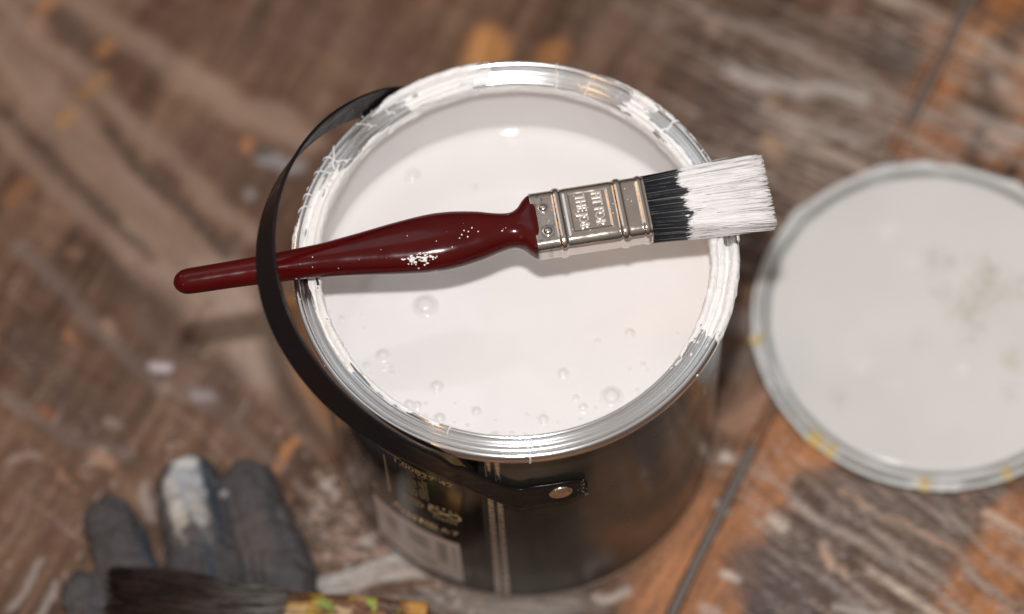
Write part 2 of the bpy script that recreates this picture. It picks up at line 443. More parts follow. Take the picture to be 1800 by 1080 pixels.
def floor_field(X, Y):
    A, B = X * TDIR[0] + Y * TDIR[1], X * NDIR[0] + Y * NDIR[1]
    n1 = fbm(A / 60, B / 22, 3, 5)
    n2 = 0.55 * fbm(A / 34, B / 2.6, 11, 3) + 0.45 * fbm(A / 45, B / 6.5, 13, 3)                      # grain along the board
    C2 = X * math.cos(-0.55) + Y * math.sin(-0.55)
    D2 = -X * math.sin(-0.55) + Y * math.cos(-0.55)
    n3 = fbm(C2 / 60, D2 / 3, 23, 4)                      # scuffs across it
    n4 = fbm(X / 5, Y / 5, 41, 3)
    v = 0.36 * n1 + 0.55 * n2 + 0.16 * n3 + 0.12 * n4
    v = (v - 0.60) * 4.6
    col = np.where(v[..., None] < 0, BROWN_M + (BROWN_D - BROWN_M) * np.clip(-v, 0, 1)[..., None],
                   BROWN_M + (BROWN_L - BROWN_M) * np.clip(v, 0, 1)[..., None])
    # warm wood showing through away from the framed patch, so the boards go on the same way outside it
    fr = sstep(0.60, 0.70, fbm(A / 90, B / 45, 77, 4)) * sstep(0.42, 0.55, n2)
    inside = sstep(0, 60, X + 300) * sstep(0, 60, 245 - X) * sstep(0, 40, Y + 110) * sstep(0, 40, 235 - Y)
    k = fr * (1 - 0.97 * inside)
    col = col * (1 - k[..., None]) + ORANGE * k[..., None]
    hz = (n2 - 0.5) * 0.5 + (n4 - 0.5) * 0.4
    wx = X + (fbm(X / 16, Y / 16, 5, 4) - 0.5) * 7 + (fbm(X / 4, Y / 4, 8, 3) - 0.5) * 1.4
    wy = Y + (fbm(X / 16, Y / 16, 6, 4) - 0.5) * 7 + (fbm(X / 4, Y / 4, 9, 3) - 0.5) * 1.4
    for i, (pts, hw, c, op, soft, brk) in enumerate(STROKES):
        P = np.array([at(px, py)[:2] for px, py in pts])
        w = hw / 4.25
        lo, hi = P.min(0) - w - 12, P.max(0) + w + 12
        sel = (X > lo[0]) & (X < hi[0]) & (Y > lo[1]) & (Y < hi[1])
        if not sel.any(): continue
        x, y = wx[sel], wy[sel]
        dist = np.full(x.shape, 1e9)
        for a, b in zip(P[:-1], P[1:]):
            ab = b - a
            t = np.clip(((x - a[0]) * ab[0] + (y - a[1]) * ab[1]) / (ab @ ab + 1e-9), 0, 1)
            dist = np.minimum(dist, np.hypot(x - a[0] - t * ab[0], y - a[1] - t * ab[1]))
        m = 1 - sstep(1 - min(soft * 1.25, .95), 1 + soft * 1.25, dist / w)
        ab = P[-1] - P[0]
        ab = ab / (np.linalg.norm(ab) + 1e-9)
        if np.linalg.norm(P[-1] - P[0]) < 8: ab = np.array([0.84, -0.54])
        xr, yr = X[sel], Y[sel]
        u_, v_ = xr * ab[0] + yr * ab[1], -xr * ab[1] + yr * ab[0]
        nz = fbm(u_ / 30 + i * 3.1, v_ / 1.7, 100 + i, 3)
        m = m * op * (1 - brk * (1 - sstep(0.35, 0.6, nz)))
        cc = lin(*c)[None] * (0.72 + 0.56 * fbm(u_ / 24, v_ / 1.2, 300 + i, 3))[:, None]
        col[sel] = col[sel] * (1 - m[:, None]) + cc * m[:, None]
        hz[sel] += m * (0.35 if sum(c) > 380 else -0.2)
    # fine directional scratches: pale and dark hairs, in the boards' worn areas
    rs = np.random.default_rng(77)
    for i in range(1300):
        reg = rs.random()
        if reg < .42: px, py, ang, L0 = rs.uniform(1100, 1820), rs.uniform(-30, 420), rs.normal(-26, 4), rs.uniform(120, 460)
        elif reg < .66: px, py, ang, L0 = rs.uniform(1250, 1830), rs.uniform(780, 1110), rs.normal(-38, 7), rs.uniform(50, 260)
        elif reg < .80: px, py, ang, L0 = rs.uniform(480, 760), rs.uniform(820, 1100), rs.normal(-22, 22), rs.uniform(40, 170)
        elif reg < .92: px, py, ang, L0 = rs.uniform(-20, 560), rs.uniform(380, 1080), (rs.normal(-36, 6) if rs.random() < .15 else rs.normal(57, 5)), rs.uniform(50, 220)
        else: px, py, ang, L0 = rs.uniform(200, 1250), rs.uniform(-20, 330), rs.normal(56, 8), rs.uniform(60, 240)
        pale = rs.random() < (.62 if reg < .8 else .5)
        tone = rs.uniform(.5, 1.0)
        a_ = math.radians(ang)
        p0, p1 = at(px, py)[:2], at(px + L0 * math.cos(a_), py - L0 * math.sin(a_))[:2]
        w = rs.uniform(.8, 2.6) / 4.25 * (1.15 if reg < .66 else 1.0)
        op = rs.uniform(.25, .8) * (1 if reg < .8 else .6) * (.45 if px < 640 and py < 520 else 1)
        lo, hi = np.minimum(p0, p1) - 4, np.maximum(p0, p1) + 4
        sel = (X > lo[0]) & (X < hi[0]) & (Y > lo[1]) & (Y < hi[1])
        if not sel.any(): continue
        ab = p1 - p0; L1 = np.linalg.norm(ab)
        if L1 < 2: continue
        ab = ab / L1
        x, y = X[sel] - p0[0], Y[sel] - p0[1]
        u_, v_ = x * ab[0] + y * ab[1], -x * ab[1] + y * ab[0]
        v_ = v_ + 2.2 * (vnoise(u_ / 20 + i, 0 * u_ + i, 7) - .5)
        env = sstep(0, .18, u_ / L1) * (1 - sstep(.75, 1, u_ / L1)) * (.35 + .65 * sstep(.3, .6, vnoise(u_ / 7 + i * 3, 0 * u_, 9)))
        m = op * env * (1 - sstep(.5, 1.3, np.abs(v_) / w))
        cc = lin(198, 182, 170) * tone if pale else lin(62, 50, 46)
        col[sel] = col[sel] * (1 - m[:, None]) + cc * m[:, None]
    # scattered tiny specks: pale ones painted in for glints, others brownish
    low_ = sstep(40, -20, Y)
    sp = sstep(0.80, 0.86, vnoise(X / 1.9, Y / 1.9, 901)) * sstep(0.56, 0.66, fbm(X / 25, Y / 25, 902, 3)) * (.1 + .6 * low_)
    col = col * (1 - 0.75 * sp[..., None]) + lin(205, 192, 182) * 0.75 * sp[..., None]
    ch = sstep(0.86, 0.9, vnoise(X / 3.1, Y / 3.1, 911)) * sstep(0.55, 0.65, fbm(X / 30, Y / 30, 912, 3)) * (.2 + .6 * low_)
    col = col * (1 - 0.6 * ch[..., None]) + lin(176, 132, 108) * 0.6 * ch[..., None]
    return np.clip(col, 0.01, 0.85), hz


floor = bpy.data.objects.new('wooden_floor', None)
COL.objects.link(floor)
floor['kind'] = 'structure'
floor['label'] = 'worn dark brown wooden boards with scuffs and orange bare wood'


def axis(lo, hi, flo, fhi, fine, coarse):
    a = [lo]
    while a[-1] < hi - 1e-6:
        st = fine if flo <= a[-1] < fhi else coarse
        nx = a[-1] + st
        if a[-1] < flo < nx: nx = flo
        a.append(min(nx, hi))
    if a[-1] - a[-2] < 0.3 and len(a) > 2: a.pop(-2)
    return np.array(a)


EDGES = [(-900, -572), (-568.5, 87.3), (90.3, 418), (421.5, 750)]
for k, (b0, b1) in enumerate(EDGES):
    fine = 1.2 if k in (1, 2) else 9
    aa = axis(-900, 1000, -185, 300, fine, 9)
    lim = {1: (-310, b1), 2: (b0, 215)}.get(k, (b0, b1))
    bb = axis(b0 + 0.8, b1 - 0.8, lim[0], lim[1], fine, 9)
    A, B = np.meshgrid(aa, bb, indexing='ij')
    X, Y = A * TDIR[0] + B * NDIR[0], A * TDIR[1] + B * NDIR[1]
    c, h = floor_field(X, Y)
    nz = np.clip(h * 0.45, -0.8, 0.0) - 0.05              # never rises above z = 0
    V = np.stack([X, Y, nz], -1)
    # bevelled, then dropping edges on the four sides
    def ring(Vx, d, drop):
        q = Vx.copy(); q[:, 2] = drop; return q
    nu, nv = len(aa), len(bb)
    F = gridfaces(nu, nv)
    per = np.r_[np.arange(nv), np.arange(1, nu) * nv + nv - 1, (nu - 1) * nv + np.arange(nv - 2, -1, -1), np.arange(nu - 2, 0, -1) * nv]
    Vf, cf = V.reshape(-1, 3), c.reshape(-1, 3)
    ce = Vf[per].mean(0)
    ab = np.stack([A.ravel()[per], B.ravel()[per]], -1)
    out = np.zeros((len(per), 2))
    out[ab[:, 1] <= bb[0] + 1e-6] -= NDIR; out[ab[:, 1] >= bb[-1] - 1e-6] += NDIR
    out[ab[:, 0] <= aa[0] + 1e-6] -= TDIR; out[ab[:, 0] >= aa[-1] - 1e-6] += TDIR
    r1 = Vf[per].copy(); r1[:, :2] += out * 0.8; r1[:, 2] -= 0.9
    r2 = r1.copy(); r2[:, 2] = -18
    n0, m0 = len(Vf), len(per)
    Vall = np.vstack([Vf, r1, r2]); call = np.vstack([cf, cf[per] * 0.8, cf[per] * 0.6])
    i = np.arange(m0); j = (i + 1) % m0
    F2 = np.vstack([np.stack([per[i], n0 + i, n0 + j, per[j]], -1), np.stack([n0 + i, n0 + m0 + i, n0 + m0 + j, n0 + j], -1)])
    mesh_obj('plank', Vall, np.vstack([F, F2[:, ::-1]]) if False else np.vstack([F, F2]), M_WOOD, floor, True, call)
aa = np.arange(30, 420, 1.5); bb = np.linspace(87.0, 90.6, 5)
A, B = np.meshgrid(aa, bb, indexing='ij')
X, Y = A * TDIR[0] + B * NDIR[0], A * TDIR[1] + B * NDIR[1]
c, h = floor_field(X, Y)
hz = -0.62 - 1.5 * sstep(.50, .62, fbm(A / 26, B / 9, 191, 3)) - .25 * fbm(A / 3, B / 2, 192, 3)
mesh_obj('gap_dirt', np.stack([X, Y, hz], -1).reshape(-1, 3), gridfaces(len(aa), 5), M_WOOD, floor, True, (c * .8).reshape(-1, 3))
g = mesh_obj('sub_floor', [[-1500, -1500, -1.5], [1500, -1500, -1.5], [1500, 1500, -1.5], [-1500, 1500, -1.5]], [[0, 1, 2, 3]], M_GAP, floor, False)

# ------------------------------------------------------------------ paint tin
tin = thing('paint_can', 'open black paint tin full of white paint, silver rim crusted with dried paint', 'paint can')
RB = 76.8
# body: wall outside, bottom bead, inside wall
V, F = lathe([(0, 3.5), (70, 3.5), (73.5, 1.0), (75.5, 0.0), (77.0, 0.3), (77.7, 1.2), (77.7, 2.4), (77.0, 3.3)], 320)
mesh_obj('base_seam', V, F, M_STEEL, tin)
prof = [(76.9, 3.2), (76.8, 4.2)] + [(76.8, z) for z in np.linspace(6, 141, 12)] + [(76.9, 143), (77.6, 144.5), (78.3, 145.2)]
V, F = lathe(prof, 320)
body = mesh_obj('body', V, F, M_BODY, tin)

# rim profile, outer bottom -> over the bead -> channel -> inner ring -> down inside
RIM = smooth_curve([(78.0, 145.0), (79.6, 145.2), (80.4, 146.3), (80.6, 147.8), (80.2, 149.3), (79.2, 150.1), (78.1, 149.7), (77.4, 148.4),
                    (76.9, 147.2), (76.1, 146.9), (75.4, 147.3), (74.8, 148.0), (74.2, 148.0), (73.6, 147.4), (73.0, 147.5), (72.4, 148.5), (71.6, 148.9), (70.9, 148.4),
                    (70.6, 147.2), (70.6, 145.5), (70.7, 143.6), (71.1, 142.9), (72.2, 142.8), (75.6, 142.6)], 90)
V, F = lathe(RIM, 512)
rim = mesh_obj('rim', V, F, M_STEEL, tin)

# dried paint: thick shells over parts of the rim
NTH = 1800
TH = np.linspace(0, 360, NTH, endpoint=False)
rt = np.gradient(RIM, axis=0); rt /= np.linalg.norm(rt, axis=1)[:, None]
RNRM = np.stack([rt[:, 1], -rt[:, 0]], -1)               # candidate outward normal
if RNRM[np.argmax(RIM[:, 1])][1] < 0: RNRM = -RNRM
SS = np.linspace(0, 1, len(RIM))
sidx = lambda r, z: SS[np.argmin(np.hypot(RIM[:, 0] - r, RIM[:, 1] - z))]
T2, S2 = np.meshgrid(TH, SS, indexing='ij')
arc = np.radians(T2) * 76
sl = S2 * 26


def seg(t0, t1, s0, s1, ft=6.0, fs=0.06):
    d = ((T2 - t0 + 180) % 360) - 180
    L = (t1 - t0) % 360
    d2 = np.where(d < -90, d + 360, d)
    a = sstep(-ft, ft, d2) * (1 - sstep(L - ft, L + ft, d2))
    b = sstep(s0 - fs, s0 + fs, S2) * (1 - sstep(s1 - fs, s1 + fs, S2))
    return a * b


mask = np.zeros_like(T2)
for a in [(146, 186, .47, .86), (128, 150, .62, .80), (150, 178, .40, .5), (186, 214, .50, .74), (205, 246, .60, .70),
          (98, 120, .12, .86), (112, 126, .14, .34), (58, 99, .70, .92), (90, 128, .78, .96),
          (38, 64, .10, .24), (46, 53, .14, .72), (28, 52, .50, .82), (14, 40, .56, .92), (12, 42, .10, .21),
          (-30, 12, .14, .92), (-30, 12, .06, .12), (-40, -24, .62, .90), (-52, -34, .74, .88), (252, 300, .86, .97), (210, 258, .84, .97),
          (-60, -20, .86, .97), (170, 184, .16, .26), (0, 360, .93, 1.0)]:
    mask = np.maximum(mask, seg(*a))
chip = np.exp(-(((T2 - 1.5 + 180) % 360 - 180) / 2.6) ** 4 - ((S2 - .33) / .12) ** 4)
mask = mask * (1 - 1.4 * chip)
cn = fbm(arc / 3.2, sl / 0.9, 51, 5)
cn2 = fbm(arc / 9, sl / 2.2, 52, 4)
hgt = mask * 1.0 - 0.52 - (cn - 0.5) * 1.25 - (cn2 - 0.5) * 1.35
hgt = np.where(mask < 0.06, -1, hgt)
tk = np.where(hgt > 0, 0.10 + 0.55 * np.clip(hgt, 0, 1) * (0.5 + fbm(arc / 1.1, sl / 0.9, 53, 3)), np.maximum(hgt, -0.3) * 0.9)
thin = sstep(.80, .9, S2)
tk = np.where(tk > 0, tk * (1 - 0.6 * thin), tk)
ct, sn = np.cos(np.radians(TH)), np.sin(np.radians(TH))
RR = RIM[:, 0][None] + RNRM[:, 0][None] * tk
ZZ = RIM[:, 1][None] + RNRM[:, 1][None] * tk
V = np.stack([RR * ct[:, None], RR * sn[:, None], ZZ], -1).reshape(-1, 3)
F = gridfaces(NTH, len(SS), wrapu=True)
keep = (tk.ravel()[F] > 0).any(1)
F = F[keep]
used = np.unique(F)
remap = -np.ones(len(V), int); remap[used] = np.arange(len(used))
mesh_obj('dried_paint', V[used], remap[F], M_DRY, rim)

# strings and dabs of paint that cross the rim
mb = MB()
def rimpath(th0, th1, s0, s1, lift=0.04, n=16, wob=0.6, seed=0):
    t = np.linspace(0, 1, n)
    th = np.radians(th0 + (th1 - th0) * t + wob * np.sin(t * 5 + seed) * 0.6)
    s = (s0 + (s1 - s0) * t) * (len(RIM) - 1)
    r = np.interp(s, np.arange(len(RIM)), RIM[:, 0] + RNRM[:, 0] * lift)
    z = np.interp(s, np.arange(len(RIM)), RIM[:, 1] + RNRM[:, 1] * lift)
    return np.stack([r * np.cos(th), r * np.sin(th), z], -1)
for a, r_ in [((75.4, 74.6, .10, .72), .42), ((148.5, 143, .10, .62), .42), ((152, 149, .14, .55), .45), ((143, 149, .2, .50), .35), ((160, 158, .12, .36), .4),
              ((164, 161.5, .1, .4), .4), ((156.5, 157, .10, .22), .4), ((38.0, 40.5, .14, .52), .65), ((29, 27, .10, .26), .55), ((270.5, 270.0, .10, .80), .38),
              ((271.8, 271.4, .3, .74), .3), ((66, 65, .42, .68), .4), ((125, 124, .3, .52), .35), ((134, 130, .25, .5), .3), ((248, 250, .55, .75), .3)]:
    P = rimpath(*a, seed=a[0])
    rr = r_ * 0.62 * (0.75 + 0.5 * np.random.default_rng(int(a[0] * 10)).random(len(P)))
    m1 = MB(); m1.tube(P, rr, 6); m1.build('paint_string', M_DRY, rim)
for k in range(70):
    th = random.choice([random.uniform(120, 215), random.uniform(-60, 70)])
    P = rimpath(th, th + .2, (s_ := random.choice([random.uniform(.1, .3), random.uniform(.4, .8)])), s_ + .01, 0.0, 4)
    q = random.uniform(.15, .5)
    mb.blob(P[0] - [0, 0, .05], q, q * random.uniform(.6, 1.4), q * .6, seed=k, irr=.3, nu=7, nv=3)
mb.build('paint_droplet', M_DRY, rim)['kind'] = 'stuff'

# inside: paint-coated wall
prof = [(76.2, 96)] + [(76.2, z) for z in np.linspace(100, 141, 30)] + [(75.8, 142.4)]
n = 400
V, F = lathe(prof, n)
th = np.arctan2(V[:, 1], V[:, 0])
V[:, :2] *= (1 + (0.35 / 76) * (fbm(th * 14, V[:, 2] / 10, 61, 4) - 0.5))[:, None]
mesh_obj('inner_wall', V, F, M_WALLPAINT, tin)

# side seam of bare metal
tS = np.radians(-99.3)
mbs = MB()
for off, wd in ((-1.75, 2.1), (1.55, 2.0)):
    zz = np.linspace(4.2, 144, 40)
    cs = [(-wd / 2, 0.02), (-wd / 2 + .35, 0.38), (0, 0.5), (wd / 2 - .35, 0.38), (wd / 2, 0.02)]
    V = []
    for z in zz:
        for (dx, dr) in cs:
            a = tS + (off + dx + (z - 70) * 0.0 ) / RB
            V.append([(RB + dr) * math.cos(a), (RB + dr) * math.sin(a), z])
    mbs.add(V, gridfaces(len(zz), len(cs)).tolist())
M_SEAM = mat('seam_steel', (0.86, 0.83, 0.80), 0.34, 1.0, rough_noise=(500, 0.22, 0.42), bump=(300, 0.0001))
mbs.build('side_seam', M_SEAM, tin)

# label: black print, gold lettering and pale panel, wrapped round the tin
def wrap(V, th0, z0, r):
    V = np.asarray(V, float)
    a = math.radians(th0) + V[:, 0] / RB
    return np.stack([(r + V[:, 2]) * np.cos(a), (r + V[:, 2]) * np.sin(a), z0 + V[:, 1]], -1)
def patch(x0, x1, y0, y1, n=24, ny=6, shear=0):
    xs, ys = np.linspace(x0, x1, n), np.linspace(y0, y1, ny)
    X, Y = np.meshgrid(xs, ys, indexing='ij')
    return np.stack([X.ravel() , Y.ravel(), 0 * X.ravel()], -1), gridfaces(n, ny).tolist()
V, F = patch(-172, 0, 5, 143, 160, 4)
lab = mesh_obj('label', wrap(V, -103.2, 0, RB + .06), F, M_LABEL, tin)
pm = MB()
def deg2mm(d): return math.radians(d) * RB
Pv, Pf = patch(deg2mm(-140.8) - deg2mm(-111), 0, 8, 49.5, 40, 6)
pm.add(wrap(Pv, -111, 0, RB + .10), Pf)
pm.build('label_panel', M_PANEL, lab)
dk = MB()
def dash(th0, z0, w, h, m, r=RB + .14, ang=0):
    V_, F_ = patch(-w / 2, w / 2, -h / 2, h / 2, max(2, int(w / 2) + 2), 2)
    V_[:, 1] += V_[:, 0] * ang
    m.add(wrap(V_, th0, z0, r), F_)
for row in range(7):                                     # printed block and columns on the pale panel
    dash(-116.7, 43 - row * 3.0, 4.6 - (row % 3) * .5, 1.5, dk)
    dash(-113.0, 42.5 - row * 3.4, 1.8, 1.0, dk)
for row in range(5):
    for q in range(5):
        dash(-127.6 + q * 1.45, 41.5 - row * 2.6, 1.3 + .5 * random.random(), 1.2, dk)
for row in range(6):
    dash(-134.2, 40.5 - row * 2.3, 7.0 - random.random() * 2, .8, dk)
for row in range(3):
    dash(-123, 21 - row * 2.6, 8 + random.random() * 3, .6, dk)
dk.build('panel_print', M_DINK, lab)
ink = MB()
def put_text(body, size, th0, z0, align='CENTER', off=0.0):
    V_, F_ = text_verts(body, size, align, 0, off)
    # split long edges are fine: letters are small against the radius
    ink.add(wrap(V_, th0, z0, RB + .14), F_)
put_text('1,00827 42', 5.6, -133.0 + 3.5, 108.0, 'LEFT', .05)
dash(-130.2, 112.0, 9, .35, ink)
for q in range(26):                                      # line of very small print
    w = random.uniform(.5, 1.3)
    dash(-134 + q * 0.92, 110.9 - .02 * q, w, .45, ink)
    if q > 12: dash(-134 + q * 0.92, 109.5 - .02 * q, w, .45, ink)
    if q < 12: dash(-133.4 + q * .6, 112.4, w, .4, ink)
V_, F_ = patch(-.28, .28, 70, 105.5, 2, 20)
ink.add(wrap(V_, -132.6, 0, RB + .14), F_)
for row in range(10):                                    # two columns of small ticks
    for q in range(3):
        for cth, zc in ((-124.6 + q * .95, 104.5), (-121.2 + q * .95, 105.5)):
            if random.random() < .92: dash(cth + random.uniform(-.1, .1), zc - row * 2.3, .95, .55, ink, ang=random.choice([-.5, .5, .3, -.3]))
def ring(th0, z0, a, b, t, n=40, fn=None):
    ph = np.linspace(0, 2 * np.pi, n)
    ii = fn(ph) if fn else np.stack([a * np.cos(ph), b * np.sin(ph)], -1)
    tg = np.gradient(ii, axis=0); tg /= np.linalg.norm(tg, axis=1)[:, None] + 1e-9
    nn = np.stack([-tg[:, 1], tg[:, 0]], -1)
    V_ = np.vstack([np.c_[ii - nn * t / 2, 0 * ph], np.c_[ii + nn * t / 2, 0 * ph]])
    F_ = [[i, i + 1, n + i + 1, n + i] for i in range(n - 1)]
    ink.add(wrap(V_, th0, z0, RB + .14), F_)
ring(-124.1, 76.2, 4.1, 2.7, .55)
for q in range(4): dash(-125.6 + q, 76.2, .9, .9, ink)
ring(-114.5, 76.6, 6, 2.2, 1.0, 80, lambda p: np.stack([6.2 * np.sin(p), 4.6 * np.sin(p) * np.cos(p)], -1))
for q, chh in enumerate('METAL'):
    x = (q - 2) * 2.6
    V_, F_ = text_verts(chh, 2.9, 'CENTER', 0, .03)
    V_[:, 1] += -0.05 * x * x * .6 + 4.6
    V_[:, 0] += x
    ink.add(wrap(V_, -114.5, 76.6, RB + .14), F_)
for row in range(2):
    for q in range(6): dash(-117.6 + q * 1.25, 71.8 - row * 1.5, 1.2, .7, ink)
for chh, th0, z0, sz in [('P', -139.0, 61.5, 6), ('A', -130.4, 60.0, 8), ('I', -128.2, 58.5, 6), ('M', -125.6, 58.2, 6.5), ('T', -122.5, 58.6, 6.5), ('E', -120.3, 58.8, 6.5), ('B', -118.4, 59.0, 6.5),
                         ('A', -115.0, 59.2, 5.5), ('7', -111.9, 59.6, 5.5)]:
    put_text(chh, sz, th0, z0, 'CENTER', .12)
for q in range(16): dash(-131 + q * 1.0, 53.6, .9, .6, ink)
for q in range(7): dash(-147.5 + q * .8, 92 - q * 2.2, .9, 1.4, ink)
ink.build('label_print', M_INK, lab)

# scrapes down to the gold lacquer on the right of the body
gm = MB()
for th0, z0, w, h, ang in [(-29.8, 103, 1.5, 13, -.12), (-21, 104.5, .8, 10, -.1), (-17.5, 110, .6, 8, -.1), (-26, 98, .25, 15, -.1), (-31.5, 93, .25, 9, -.2)]:
    V_ = np.array([[0, h / 2, 0], [-w / 2, 0, 0], [w * .1, -h / 2, 0], [w / 2, h * .1, 0]])
    V_[:, 0] += V_[:, 1] * ang
    gm.add(wrap(V_, th0, z0, RB + .05), [[0, 1, 2, 3]])
gm.build('scratch', mat('gold_lacquer', (0.62, 0.45, 0.20), 0.25, 0.8), tin)
sm = MB()                                                # hairline scuffs
for k in range(42):
    th0, z0 = random.uniform(-95, -30), random.uniform(20, 100)
    w, a = random.uniform(3, 16), random.uniform(-.7, .7)
    dash(th0, z0, w, random.uniform(.05, .12), sm, RB + .035, a)
for k in range(60):
    dash(random.uniform(-96, -30), random.uniform(60, 140), random.uniform(.1, .3), random.uniform(.1, .3), sm, RB + .04)
sm.build('scuff', mat('scuff_mark', (0.10, 0.095, 0.08), 0.4), tin)['kind'] = 'stuff'

# strap handle
psi = math.radians(-82)
ey, ex = np.array([math.cos(psi), math.sin(psi), 0]), np.array([math.sin(psi), -math.cos(psi), 0])
a_, al, w_, zp, b_, k1, k2, d0, d1, d2, l1 = 111.3794, 0.6987, 12.3933, 114.7293, 79.8087, -0.0371, 0.0171, -0.2853, -0.1226, 0.2328, 16.1417
ph = np.linspace(-np.pi / 2, np.pi / 2, 161)
C0, Sn = np.cos(ph), np.sin(ph)
e1 = ex * math.cos(al) + np.array([0, 0, math.sin(al)])
n0 = -ex * math.sin(al) + np.array([0, 0, math.cos(al)])
Pm = np.array([0, 0, zp]) + (a_ * C0 * (1 + k1 * Sn + k2 * np.cos(2 * ph)))[:, None] * e1 - (b_ * Sn)[:, None] * ey + (l1 * C0 * Sn)[:, None] * n0
tan = np.gradient(Pm, axis=0); tan /= np.linalg.norm(tan, axis=1)[:, None]
outv = np.cross(tan, n0); outv /= np.linalg.norm(outv, axis=1)[:, None]
de = (d0 + d1 * Sn + d2 * np.cos(2 * ph)) * C0
wn = n0 * np.cos(de)[:, None] + outv * np.sin(de)[:, None]
LO, HI = Pm - w_ / 2 * wn, Pm + w_ / 2 * wn
# tabs lying flat on the body at both ends
def tab(ths, zl, zh):
    r = RB + 1.6
    return (np.stack([r * np.cos(ths), r * np.sin(ths), np.full_like(ths, zl)], -1), np.stack([r * np.cos(ths), r * np.sin(ths), np.full_like(ths, zh)], -1))
tl, th_ = tab(np.radians(np.linspace(-74.4, -97, 14)), 101.0, 119.5)
bl, bh = tab(np.radians(np.linspace(103, 88, 10)), 104.0, 120.5)
i0 = np.argmax(Pm[:, 0] < -34); i1 = len(ph) - 1 - np.argmax(Pm[::-1, 0] < -57)
def backpt(thd, r, z, hw_, lean):
    a = math.radians(thd); c_ = np.array([r * math.cos(a), r * math.sin(a), z]); d_ = np.array([math.sin(a) * lean, -math.cos(a) * lean, 1.0]); d_ /= np.linalg.norm(d_)
    return c_ - hw_ * d_, c_ + hw_ * d_
bk = [backpt(*q) for q in ((128.5, 80.6, 153.5, 6.2, .66), (120.5, 82.8, 142, 6.2, .72), (112, 83, 129, 6.4, .7), (104, 80.0, 117, 7.5, .3), (97, 78.4, 113, 8.5, 0), (89, 78.4, 112, 8.5, 0))]
bl, bh = np.array([q[0] for q in bk]), np.array([q[1] for q in bk])
LOc = smooth_curve(np.vstack([tl[::4], LO[i0:i1:8], bl]), 260)
HIc = smooth_curve(np.vstack([th_[::4], HI[i0:i1:8], bh]), 260)
# rounded, chamfered free ends
for e in (0, 1):
    sgn = 1 if e == 0 else -1
    mid = (LOc + HIc) / 2
    for q in range(8):
        i = q if e == 0 else len(LOc) - 1 - q
        f = [0.42, 0.60, 0.74, 0.84, 0.91, .96, .985, 1][q]
        LOc[i] = mid[i] + (LOc[i] - mid[i]) * f; HIc[i] = mid[i] + (HIc[i] - mid[i]) * f
NS = len(LOc)
for Q in (LOc, HIc):                                     # keep the strap outside the tin and its rim
    rq = np.hypot(Q[:, 0], Q[:, 1])
    need = (RB + 1.6) + (82.4 - RB - 1.6) * sstep(134, 143, Q[:, 2])
    need = need * (Q[:, 1] < 0) * (1 - sstep(156, 168, Q[:, 2]))
    kq = np.maximum(1, need / rq)
    Q[:, 0] *= kq; Q[:, 1] *= kq
mid = (LOc + HIc) / 2
tg = np.gradient(mid, axis=0); tg /= np.linalg.norm(tg, axis=1)[:, None]
wv = HIc - LOc; wl = np.linalg.norm(wv, axis=1); wv /= wl[:, None]
nv_ = np.cross(tg, wv); nv_ /= np.linalg.norm(nv_, axis=1)[:, None]
if (nv_[NS // 2] @ np.array([-1, 0, .3])) < 0: nv_ = -nv_
TKS = 1.3
cs = []
for t, d in [(-.5, .0), (-.47, .42), (-.40, .5), (-.34, .42), (-.15, .42), (.15, .42), (.34, .42), (.40, .5), (.47, .42), (.5, 0), (.47, -.45), (0, -.45), (-.47, -.45)]:
    cs.append(mid + wv * (wl * t)[:, None] + nv_ * d * TKS)
V = np.stack(cs, 1).reshape(-1, 3)
F = gridfaces(NS, len(cs), wrapv=True).tolist() + [list(range(len(cs)))[::-1], [(NS - 1) * len(cs) + q for q in range(len(cs))]]
strap = mesh_obj('strap_handle', V, F, M_STRAP, tin)
def rivet_at(thd, z, r0):
    a = math.radians(thd)
    nr = np.array([math.cos(a), math.sin(a), 0]); tx = np.array([-math.sin(a), math.cos(a), 0]); tz = np.array([0, 0, 1.0])
    pr = [(4.3, 0), (4.3, .45), (3.9, .8), (3.3, .8), (2.9, .5), (2.4, .3), (1.9, .55), (1.0, 1.1), (0.02, 1.3)]
    n = 40; V = []
    for k in range(n):
        p = 2 * math.pi * k / n
        for (r, h) in pr: V.append(nr * (r0 + h) + tx * r * math.cos(p) + tz * r * math.sin(p) + np.array([0, 0, z]))
    return V, gridfaces(n, len(pr), wrapu=True).tolist()
for thd, z in ((-81.8, 112.0), (98.2, 112.0)):
    V, F = rivet_at(thd, z, RB + 2.1)
    mesh_obj('rivet', V, F, mat('rivet_steel', (0.75, 0.70, 0.6), 0.2, 1.0), strap)
sf = MB()                                                # white scuffs and specks on the strap end
for k in range(30):
    thd = random.choice([random.gauss(-75.4, .5), random.uniform(-100, -73)])
    z = random.uniform(103, 118) if thd > -79 else random.uniform(101.3, 119.5)
    if thd < -79 and random.random() < .75: continue
    a = math.radians(thd); q = random.uniform(.08, .26)
    fr = np.array([[-math.sin(a), math.cos(a), 0], [0, 0, 1], [math.cos(a), math.sin(a), 0]])
    sf.blob(np.array([(RB + 2.05) * math.cos(a), (RB + 2.05) * math.sin(a), z]), q * random.uniform(.8, 2.4), q, .18, k, .4, 7, 2, frame=fr)
sf.build('paint_speck', mat('grey_paint_speck', (0.3, 0.3, 0.3), 0.5), strap)['kind'] = 'stuff'

